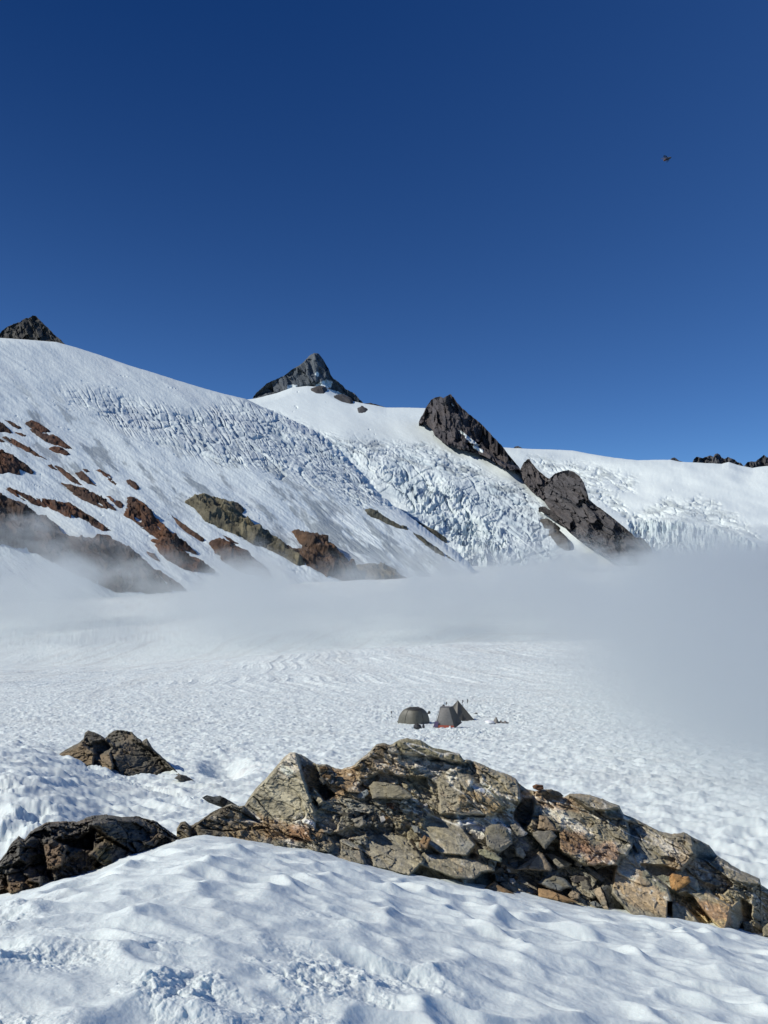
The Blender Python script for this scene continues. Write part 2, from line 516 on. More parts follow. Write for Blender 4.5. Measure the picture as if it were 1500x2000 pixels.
def rock_relief(name, top, bot, ybot, kslope, u_step, v_step, features, tone_fn, mat, facet_amp=0.10, facet_scale=0.42,
                seed=0, rot=25.0, back=1.6, round_px=10.0, round_amt=0.25, jag=3.0, ustart=None, uend=None, ft_scale=1.0):
    u0 = top[0][0] if ustart is None else ustart; u1 = top[-1][0] if uend is None else uend
    us = np.arange(u0, u1 + 0.1, u_step)
    vt = curve(top, us) + jag * (fbm(np.stack([us / 26.0, us * 0, us * 0 + seed], -1), 3, gain=.5, seed=seed) + .35 * fbm(np.stack([us / 5.0, us * 0 + 4, us * 0 + seed], -1), 2, seed=seed + 1))
    vb = np.maximum(curve(bot, us), vt + 2)
    nr = int(np.max(vb - vt) / v_step)
    t = np.linspace(0, 1, nr) ** 1.0
    U = np.broadcast_to(us, (nr, len(us))).copy()
    V = vt + (vb - vt) * t[:, None]
    yb = curve(ybot, us)
    Yb = yb + kslope * (vb - V)
    # rounding over the top and both ends
    dtop = V - vt
    Yb = Yb + round_amt * (1 - np.sqrt(np.clip(1 - (1 - np.clip(dtop / round_px, 0, 1)) ** 2, 0, 1)))
    p = P(U, V, Yb)
    c, s = math.cos(math.radians(rot)), math.sin(math.radians(rot))
    q = np.stack([(p[..., 0] * c - p[..., 2] * s) * 0.55, p[..., 1] * .8, (p[..., 0] * s + p[..., 2] * c) * 1.35], -1)
    w = 0.55 * np.stack([fbm(q * 1.9 / facet_scale * .4, 4, gain=.6, seed=seed + 1), fbm(q * 1.9 / facet_scale * .4, 4, gain=.6, seed=seed + 2), fbm(q * 1.9 / facet_scale * .4, 4, gain=.6, seed=seed + 3)], -1) * facet_scale
    qa = q + w
    h1, e1, r1 = facets(qa / facet_scale, seed + 5)
    h2, e2, r2 = facets(qa / (facet_scale * 0.38) + 3, seed + 6)
    h3, e3, r3 = facets(qa / (facet_scale * 0.15) + 7, seed + 7)
    h4, e4, r4 = facets(qa / (facet_scale * 0.065) + 2, seed + 12)
    rough = fbm(p * 3.6 / facet_scale, 5, gain=.62, seed=seed + 8)
    lay = fbm(np.stack([q[..., 0] * .9, q[..., 1] * .9, q[..., 2] * 9], -1) / facet_scale * .4, 4, gain=.6, seed=seed + 10)
    amp = np.ones_like(U)
    off = np.zeros_like(U)
    sharp = np.ones_like(U)
    for ft in features:
        sd = poly_sd(ft['poly'], U, V) + 1.6 * fbm(uvn(U, V, 12.0, 5.0), 3, seed=seed + 9) * ft.get('wob', 2.0)
        e = ft.get('edge', 3.0)
        wgt = smooth(-e, e, sd)
        uc, vc = np.mean(np.asarray(ft['poly']), axis=0)
        pl = ft['off'] * ft_scale + ft.get('gu', 0) * (U - uc) / 100 + ft.get('gv', 0) * (V - vc) / 100
        off = off * (1 - wgt) + pl * wgt
        amp = amp * (1 - wgt) + min(1.1, ft.get('amp', 0.35) * 1.7 + .06) * wgt
    d = facet_amp * ((.55 * h1 + 0.5 * h2 + 0.30 * h3 + .12 * h4) * amp + (.26 * rough + .30 * lay) * (0.35 + .65 * amp))
    crack = facet_amp * (smooth(0.05, 0.0, e1) * 0.16 + smooth(0.05, 0.0, e2) * 0.10)
    d = d + crack * amp
    fade = smooth(0, 6, dtop)
    Yf = Yb + off + d * (0.35 + .65 * fade)
    pts = P(U, V, Yf)
    colr = tone_fn(U, V, p, (h1, h2, h3, e1, e2, r1, r2, rough, q))
    # the far side drops to the ground behind
    rows = []
    crow = []
    for k, (dy, dz) in enumerate([(0.15, -0.10), (0.40, -0.30), (0.8, -0.6), (1.2, -1.1), (1.6, -2.0), (1.7, -2.6)]):
        r = pts[0].copy()
        jit = 0.08 * fbm(np.stack([us / 30.0, us * 0 + k, us * 0 + seed], -1), 3, seed=seed + 20)
        r[:, 1] += dy * back / 1.6 + jit; r[:, 2] += dz + 0.5 * jit - 0.02
        r[:, 0] *= r[:, 1] / pts[0][:, 1]
        rows.insert(0, r); crow.insert(0, colr[0])
    pts = np.concatenate([np.array(rows), pts], 0); colr = np.concatenate([np.array(crow), colr], 0)
    ctr = pts.reshape(-1, 3).mean(0); ctr[2] = pts[..., 2].min()
    o = grid_obj(name, pts, colr, mat, loc=ctr)
    return o


GREY = np.array([0.195, 0.180, 0.138]); OLIVE = np.array([0.225, 0.200, 0.132]); SLATE = np.array([0.165, 0.170, 0.150])
OCHRE = np.array([0.27, 0.175, 0.088]); RUST = np.array([0.20, 0.105, 0.055]); QUARTZ = np.array([0.62, 0.585, 0.51]); TAN = np.array([0.28, 0.225, 0.15])


def outcrop_tone(U, V, p, k):
    h1, h2, h3, e1, e2, r1, r2, rough, q = k
    n1 = fbm(p * 1.1, 5, gain=.6, seed=101); n2 = fbm(p * 2.3 + 9, 5, gain=.6, seed=102); n3 = fbm(p * 3.1 + 3, 5, gain=.65, seed=103)
    c = GREY * (1 + 0.0 * n1[..., None])
    w = smooth(-.1, .35, n1)[..., None]; c = c * (1 - w) + OLIVE * w
    w = smooth(.0, .35, n2 + .35 * (r1[..., 1] - .5))[..., None] * .75; c = c * (1 - w) + SLATE * w
    w = smooth(.08, .4, n3 + .4 * (r1[..., 2] - .5))[..., None] * .6; c = c * (1 - w) + TAN * w
    w = (smooth(.16, .5, fbm(p * 1.7 + 20, 5, gain=.6, seed=104) + .3 * (r2[..., 2] - .5)) * .55)[..., None]; c = c * (1 - w) + OCHRE * w
    items = [
        ([(480, 1590), (492, 1552), (535, 1510), (575, 1505), (600, 1545), (612, 1590), (575, 1612), (520, 1610)], (0.285, 0.265, 0.19), .85),
        ([(545, 1490), (570, 1470), (590, 1500), (560, 1520), (540, 1515)], (0.50, 0.46, 0.38), .7),
        ([(470, 1585), (500, 1590), (570, 1608), (640, 1612), (625, 1640), (520, 1640)], OCHRE * .95, .6),
        ([(575, 1602), (590, 1590), (614, 1600), (612, 1617), (575, 1615)], QUARTZ, .9),
        ([(560, 1612), (600, 1610), (605, 1640), (570, 1645)], RUST, .6),
        ([(640, 1500), (690, 1500), (700, 1530), (670, 1555), (640, 1560)], OCHRE * .9, .7),
        ([(700, 1490), (740, 1455), (760, 1452), (745, 1490), (700, 1520)], (.12, .085, .045), .7),
        ([(770, 1448), (800, 1440), (850, 1452), (935, 1475), (900, 1488), (840, 1478), (780, 1470)], (.135, .125, .075), .85),
        ([(755, 1465), (800, 1472), (850, 1490), (870, 1500), (850, 1520), (790, 1490)], QUARTZ * .85, .55),
        ([(730, 1485), (790, 1480), (800, 1520), (770, 1530), (735, 1525)], (0.40, .33, .24), .7),
        ([(890, 1590), (935, 1580), (960, 1600), (975, 1640), (950, 1650), (925, 1630), (895, 1610)], QUARTZ, .6),
        ([(915, 1525), (945, 1520), (970, 1545), (1010, 1570), (1000, 1580), (960, 1560), (925, 1545)], QUARTZ, .65),
        ([(895, 1560), (920, 1540), (965, 1555), (990, 1585), (940, 1595), (900, 1590)], (.25, .18, .09), .6),
        ([(960, 1600), (1000, 1590), (1015, 1610), (1040, 1650), (1030, 1670), (1000, 1650)], QUARTZ, .55),
        ([(1050, 1575), (1080, 1570), (1150, 1620), (1170, 1635), (1130, 1630), (1080, 1600)], QUARTZ * .95, .5),
        ([(1045, 1545), (1120, 1560), (1150, 1590), (1090, 1580), (1050, 1580)], (.30, .20, .12), .55),
        ([(1090, 1625), (1140, 1625), (1160, 1660), (1125, 1670), (1095, 1660)], RUST * 1.1, .55),
        ([(1125, 1650), (1200, 1645), (1215, 1680), (1150, 1690)], (.27, .17, .12), .6),
        ([(1200, 1700), (1260, 1680), (1300, 1740), (1312, 1790), (1240, 1775), (1195, 1730)], (0.31, .225, .130), .6),
        ([(1215, 1670), (1260, 1670), (1250, 1700), (1235, 1730), (1210, 1710)], (0.45, .40, .31), .7),
        ([(1250, 1690), (1300, 1700), (1320, 1745), (1290, 1740), (1255, 1710)], (.15, .165, .13), .75),
        ([(1320, 1645), (1380, 1690), (1400, 1740), (1340, 1730), (1300, 1690)], (.28, .21, .14), .55),
        ([(1355, 1755), (1425, 1770), (1430, 1800), (1415, 1815), (1370, 1790)], (.31, .18, .095), .65),
        ([(1360, 1785), (1415, 1800), (1412, 1815), (1385, 1808)], (.42, .33, .17), .7),
        ([(1370, 1740), (1400, 1735), (1470, 1790), (1450, 1800)], (.28, .21, .12), .5),
        ([(1250, 1620), (1300, 1640), (1340, 1665), (1300, 1665)], QUARTZ * .9, .5),
        ([(430, 1600), (480, 1590), (520, 1625), (500, 1650), (440, 1640)], (.19, .14, .08), .7),
        ([(350, 1590), (440, 1570), (470, 1600), (430, 1640), (350, 1640)], (.10, .085, .06), .8),
    ]
    c = paint(c, items, U, V, 5, 5.0)
    # thin quartz seams and pale speckle along the foliation, dark joints
    fol = fbm(np.stack([q[..., 0] * 1.2, q[..., 1] * 1.2, q[..., 2] * 11], -1), 5, gain=.62, seed=106)
    c = c * (1 + 0.85 * np.clip(fol, -.8, .9))[..., None]
    vein = smooth(.030, .0, np.abs(fbm(np.stack([q[..., 0] * 1.0, q[..., 1], q[..., 2] * 2.4], -1) + 4, 4, seed=107))) * smooth(-.12, .15, fbm(p * 1.3 + 2, 3, seed=108))
    c = c * (1 - .75 * vein[..., None]) + QUARTZ * 0.75 * vein[..., None]
    speck = smooth(.10, .42, fbm(p * 12.0, 4, gain=.7, seed=109)) * smooth(-.05, .22, fbm(p * 1.5 + 31, 4, gain=.6, seed=110))
    c = c * (1 - .7 * speck[..., None]) + QUARTZ * .7 * speck[..., None]
    joint = smooth(0.03, 0.0, e1) * .5 + smooth(.03, 0, e2) * .25
    c = c * (1 - .5 * np.clip(joint, 0, 1))[..., None]
    return np.clip(c * np.array([1.66, 1.63, 1.53]), .02, .78)


def build_outcrop():
    top = [(345, 1618), (352, 1606), (362, 1604), (372, 1612), (384, 1606), (398, 1598), (410, 1588), (430, 1578), (450, 1570), (468, 1575), (478, 1572), (484, 1560),
           (500, 1540), (520, 1520), (540, 1496), (556, 1478), (566, 1470), (576, 1469), (590, 1474), (604, 1484), (618, 1492), (640, 1494), (656, 1500), (668, 1503),
           (690, 1494), (715, 1473), (735, 1455), (748, 1450), (762, 1455), (775, 1447), (795, 1441), (820, 1446), (846, 1460), (875, 1466), (898, 1473), (905, 1482),
           (930, 1488), (960, 1502), (990, 1512), (1008, 1522), (1014, 1530), (1030, 1541), (1044, 1546), (1060, 1540), (1082, 1545), (1100, 1556), (1112, 1551),
           (1135, 1549), (1165, 1556), (1190, 1566), (1210, 1574), (1218, 1590), (1250, 1604), (1290, 1624), (1312, 1628), (1335, 1626), (1365, 1641), (1385, 1650),
           (1400, 1670), (1430, 1690), (1460, 1706), (1484, 1716), (1486, 1728), (1500, 1737), (1540, 1760), (1600, 1800)]
    bot = [(345, 1675)] + [(a, b + 34) for a, b in LIP if 345 < a] 
    ybot = [(345, 6.55), (400, 6.62), (600, 6.77), (900, 6.87), (1200, 7.12), (1500, 7.42), (1600, 7.45)]
    ft = [
        # the pale pointed slab, tilted to the left, with its drop on the right
        dict(poly=[(470, 1600), (480, 1560), (510, 1528), (545, 1488), (566, 1462), (577, 1462), (587, 1505), (600, 1545), (616, 1585), (612, 1612), (560, 1616)], off=-0.05, gu=-0.20, gv=.10, amp=.22, wob=1.4, edge=2.5),
        dict(poly=[(578, 1462), (592, 1470), (612, 1486), (622, 1505), (634, 1530), (655, 1552), (640, 1562), (618, 1572), (602, 1540), (589, 1504)], off=0.55, gu=.35, amp=.3, wob=.6, edge=2.0),
        dict(poly=[(605, 1552), (612, 1537), (628, 1556), (636, 1566), (622, 1574)], off=-.10, gu=-.3, amp=.2, wob=.6),
        # small nose with quartz
        dict(poly=[(572, 1608), (590, 1590), (616, 1596), (614, 1620), (575, 1618)], off=-.10, gu=-.25, amp=.6, wob=.8),
        # rusty foot left of and below the slab
        dict(poly=[(440, 1640), (470, 1600), (560, 1616), (640, 1622), (660, 1665), (520, 1660)], off=-.10, gu=-.05, gv=-.15, amp=.8),
        # mound right of the dark cleft
        dict(poly=[(640, 1495), (668, 1500), (700, 1500), (700, 1530), (665, 1560), (640, 1540)], off=.10, gu=-.1, gv=-.25, amp=.4),
        # top cap block
        dict(poly=[(772, 1450), (800, 1436), (850, 1452), (905, 1470), (938, 1486), (900, 1490), (850, 1480), (790, 1472)], off=-.10, gu=.05, gv=-.35, amp=.25, wob=1.0),
        dict(poly=[(755, 1470), (790, 1474), (850, 1482), (895, 1492), (880, 1510), (800, 1492)], off=.16, gv=.1, amp=1.2),
        # ledges in the middle
        dict(poly=[(700, 1535), (740, 1510), (830, 1520), (850, 1560), (800, 1575), (710, 1572)], off=.10, gv=-.3, amp=1.0),
        dict(poly=[(855, 1530), (880, 1500), (925, 1520), (912, 1560), (900, 1590), (860, 1590)], off=-.14, gu=-.22, gv=-.1, amp=.35, wob=1.0),
        dict(poly=[(885, 1580), (918, 1535), (955, 1540), (985, 1575), (965, 1592), (900, 1592)], off=-.20, gu=.06, gv=-.1, amp=.4, wob=1.0),
        dict(poly=[(930, 1500), (965, 1502), (1012, 1524), (1020, 1550), (1012, 1570), (975, 1555), (940, 1530)], off=-.12, gu=.05, gv=-.35, amp=.35),
        # the black chasm
        dict(poly=[(1012, 1532), (1022, 1532), (1046, 1548), (1040, 1590), (1034, 1610), (1022, 1618), (1004, 1600), (1004, 1585), (1018, 1565)], off=.75, gu=.2, amp=.3, wob=.8, edge=2.0),
        # smooth foliated plates along the snow
        dict(poly=[(820, 1640), (832, 1592), (852, 1590), (900, 1612), (930, 1650), (912, 1672), (860, 1668)], off=-.12, gu=-.12, gv=-.28, amp=.12, wob=1.0),
        dict(poly=[(800, 1668), (860, 1668), (930, 1680), (975, 1702), (940, 1718), (890, 1715), (820, 1690)], off=-.26, gu=-.04, gv=-.32, amp=.12, wob=1.2),
        dict(poly=[(715, 1640), (745, 1622), (800, 1640), (830, 1680), (800, 1712), (730, 1692)], off=-.12, gu=-.12, gv=-.30, amp=.2, wob=1.4),
        dict(poly=[(640, 1668), (660, 1640), (700, 1650), (715, 1690), (690, 1692)], off=-.16, gu=-.1, gv=-.3, amp=.3),
        dict(poly=[(922, 1722), (940, 1705), (966, 1702), (968, 1722), (955, 1740), (925, 1735)], off=.30, gu=.5, amp=.3, wob=.8),
        dict(poly=[(640, 1632), (700, 1612), (770, 1612), (770, 1626), (700, 1634), (660, 1642)], off=.14, gv=.2, amp=1.0),
        # gully filled with loose stones
        dict(poly=[(985, 1640), (1020, 1615), (1050, 1640), (1095, 1650), (1130, 1690), (1195, 1680), (1210, 1720), (1205, 1785), (1100, 1775), (975, 1745), (965, 1700)], off=.22, gu=-.05, gv=-.20, amp=.8),
        # right-hand mass
        dict(poly=[(1042, 1552), (1085, 1545), (1215, 1590), (1240, 1640), (1215, 1690), (1140, 1690), (1092, 1660), (1092, 1625), (1045, 1600)], off=-.16, gu=-.04, gv=-.25, amp=.45),
        dict(poly=[(1110, 1552), (1150, 1545), (1212, 1572), (1205, 1586), (1150, 1580)], off=-.24, gv=-.3, amp=.2, wob=.8),
        dict(poly=[(1184, 1584), (1210, 1578), (1220, 1590), (1215, 1594), (1188, 1590)], off=.12, amp=.2, wob=.5),
        dict(poly=[(1225, 1600), (1300, 1625), (1350, 1632), (1358, 1670), (1330, 1700), (1260, 1690), (1230, 1640)], off=-.16, gu=-.10, gv=-.28, amp=.35),
        dict(poly=[(1357, 1648), (1372, 1640), (1388, 1650), (1402, 1672), (1388, 1682), (1360, 1676)], off=.34, gu=.5, amp=.15, wob=.5, edge=2.0),
        dict(poly=[(1390, 1684), (1404, 1672), (1440, 1692), (1484, 1718), (1484, 1730), (1440, 1722), (1400, 1702)], off=-.02, gu=.0, gv=-.4, amp=.18, wob=.8),
        dict(poly=[(1212, 1672), (1250, 1665), (1300, 1712), (1312, 1760), (1310, 1800), (1235, 1790), (1195, 1745), (1200, 1700)], off=-.30, gu=-.08, gv=-.16, amp=.15, wob=1.2),
        dict(poly=[(1250, 1688), (1300, 1690), (1360, 1720), (1365, 1745), (1330, 1750), (1300, 1730)], off=-.16, gu=-.02, gv=-.35, amp=.14, wob=1.0),
        dict(poly=[(1310, 1765), (1316, 1762), (1350, 1775), (1385, 1815), (1312, 1806)], off=-.30, gu=-.04, gv=-.18, amp=.14, wob=.8),
        dict(poly=[(1304, 1761), (1312, 1761), (1311, 1800), (1303, 1800)], off=.30, amp=.1, wob=.15, edge=1.2),
        dict(poly=[(1318, 1748), (1340, 1742), (1405, 1806), (1395, 1818), (1380, 1815)], off=-.02, gu=.1, gv=-.1, amp=.5, wob=1.2),
        dict(poly=[(1345, 1742), (1380, 1742), (1428, 1770), (1426, 1800), (1414, 1822), (1398, 1806)], off=-.42, gu=-.10, gv=-.12, amp=.1, wob=.8, edge=2.2),
        dict(poly=[(1428, 1770), (1446, 1756), (1452, 1775), (1448, 1800), (1438, 1828), (1414, 1828)], off=-.10, gu=.9, amp=.15, wob=.6, edge=2.0),
        dict(poly=[(1448, 1756), (1470, 1770), (1465, 1800), (1455, 1830), (1436, 1830), (1450, 1800)], off=.20, gu=.2, amp=.4, wob=1.2, edge=3.0),
        dict(poly=[(1468, 1730), (1486, 1728), (1520, 1750), (1560, 1850), (1475, 1835), (1470, 1790)], off=.16, gu=.55, amp=.5),
        # small stones of bedrock at the left end
        dict(poly=[(372, 1612), (384, 1606), (386, 1640), (372, 1650)], off=.2, amp=.4, wob=.6),
    ]
    o = rock_relief('rock_outcrop', top, bot, ybot, 0.0048, 1.2, 1.15, ft, outcrop_tone, M_ROCK, facet_amp=0.15, facet_scale=0.36, seed=40, rot=24, jag=3.0, ft_scale=.72)
    tag(o, 'big fractured grey and ochre rock outcrop with quartz veins beside the foreground snow', 'rock outcrop')
    return ybot, 0.0048, bot


def outcrop_depth(u, v):
    yb = curve(OUT['ybot'], u); vb = curve(OUT['bot'], u)
    return yb + OUT['k'] * (vb - v)


# ------------------------------------------------------------------ loose stones traced as outlines, given thickness
def stone(name, poly, Y, thick, gu=0.0, gv=0.0, tone=GREY, seed=0, mat=None, rough=0.012, step=None, streak=0.3, bulge=0.35, tone2=None, parent=None):
    poly = np.asarray(poly, float)
    lo, hi = poly.min(0) - 2, poly.max(0) + 2
    st = step or max(0.9, min(1.6, (hi[0] - lo[0]) / 40))
    # outline resampled, then shrinking rings up to a crown: a closed pebble-like body with flat front
    seg = []
    n = len(poly)
    for k in range(n):
        a, b = poly[k], poly[(k + 1) % n]
        m = max(2, int(np.hypot(*(b - a)) / st))
        for j in range(m): seg.append(a + (b - a) * j / m)
    ring = np.array(seg)
    nz = fbm(np.stack([ring[:, 0] / 7, ring[:, 1] / 7, ring[:, 0] * 0 + seed], -1), 3, seed=seed)
    ctr = poly.mean(0)
    dirv = ring - ctr; dl = np.linalg.norm(dirv, axis=1, keepdims=True) + 1e-9
    ring = ring + dirv / dl * nz[:, None] * 1.4
    size = np.hypot(*(hi - lo)) * Y / F
    fr = [1.0, .985, .95, .88, .78, .66, .52, .38, .24, .1]
    rows = []; cr = []
    # back rings (buried) then the front
    for s, dpt in [(0.35, 1.0), (0.75, .9), (0.95, .6), (1.0, .3)]:
        q = ctr + (ring - ctr) * s
        rows.append((q, np.full(len(q), thick * dpt)))
    for k, s in enumerate(fr):
        q = ctr + (ring - ctr) * s
        e = 1 - s
        bev = -thick * 0.35 * (1 - np.exp(-e * 9)) * bulge * 2
        rows.append((q, np.full(len(q), bev)))
    U = np.array([r[0][:, 0] for r in rows]); V = np.array([r[0][:, 1] for r in rows]); D = np.array([r[1] for r in rows])
    Yq = Y + D + gu * (U - ctr[0]) / 100 + gv * (V - ctr[1]) / 100
    p = P(U, V, Yq)
    h, e1, r1 = facets(p / max(0.05, size * .38) + seed * 3.1, seed + 3, tilt=.9)
    h2, e2, r2 = facets(p / max(0.03, size * .14) + seed * 1.7, seed + 4)
    front = np.zeros_like(U); front[4:] = 1
    Yq = Yq + front * (rough * 2.2 * h + rough * .8 * h2)
    p = P(U, V, Yq)
    last = P(ctr[0], ctr[1], Yq[-1].mean())[None]
    first = P(ctr[0], ctr[1], Y + thick)[None]
    nr, nc = U.shape
    verts = np.concatenate([p.reshape(-1, 3), last, first])
    idx = np.arange(nr * nc).reshape(nr, nc)
    nx = np.roll(idx, -1, axis=1)
    faces = [tuple(x) for x in np.stack([idx[:-1], idx[1:], nx[1:], nx[:-1]], -1).reshape(-1, 4)]
    faces += [(idx[-1, j], nr * nc, nx[-1, j]) for j in range(nc)]
    faces += [(idx[0, j], nx[0, j], nr * nc + 1) for j in range(nc)]
    fol = fbm(np.stack([verts[:, 0] * 4, verts[:, 1] * 4, verts[:, 2] * 30 + verts[:, 0] * 10], -1), 4, gain=.6, seed=seed + 8)
    bl = fbm(verts * 7 + seed, 4, seed=seed + 9)
    c = 1.2 * np.asarray(tone)[None] * (1 + streak * fol + .25 * bl)[:, None]
    if tone2 is not None:
        w = smooth(-.05, .3, bl)[:, None]; c = c * (1 - w) + np.asarray(tone2) * w * (1 + streak * fol)[:, None]
    o = mesh_obj(name, verts, faces, mat or M_ROCK, col=np.clip(c, .015, .75), smoothed=False, loc=verts.mean(0), parent=parent)
    return o


def crop(ox, oy, s, pts):
    return [(ox + x / s, oy + y / s) for x, y in pts]


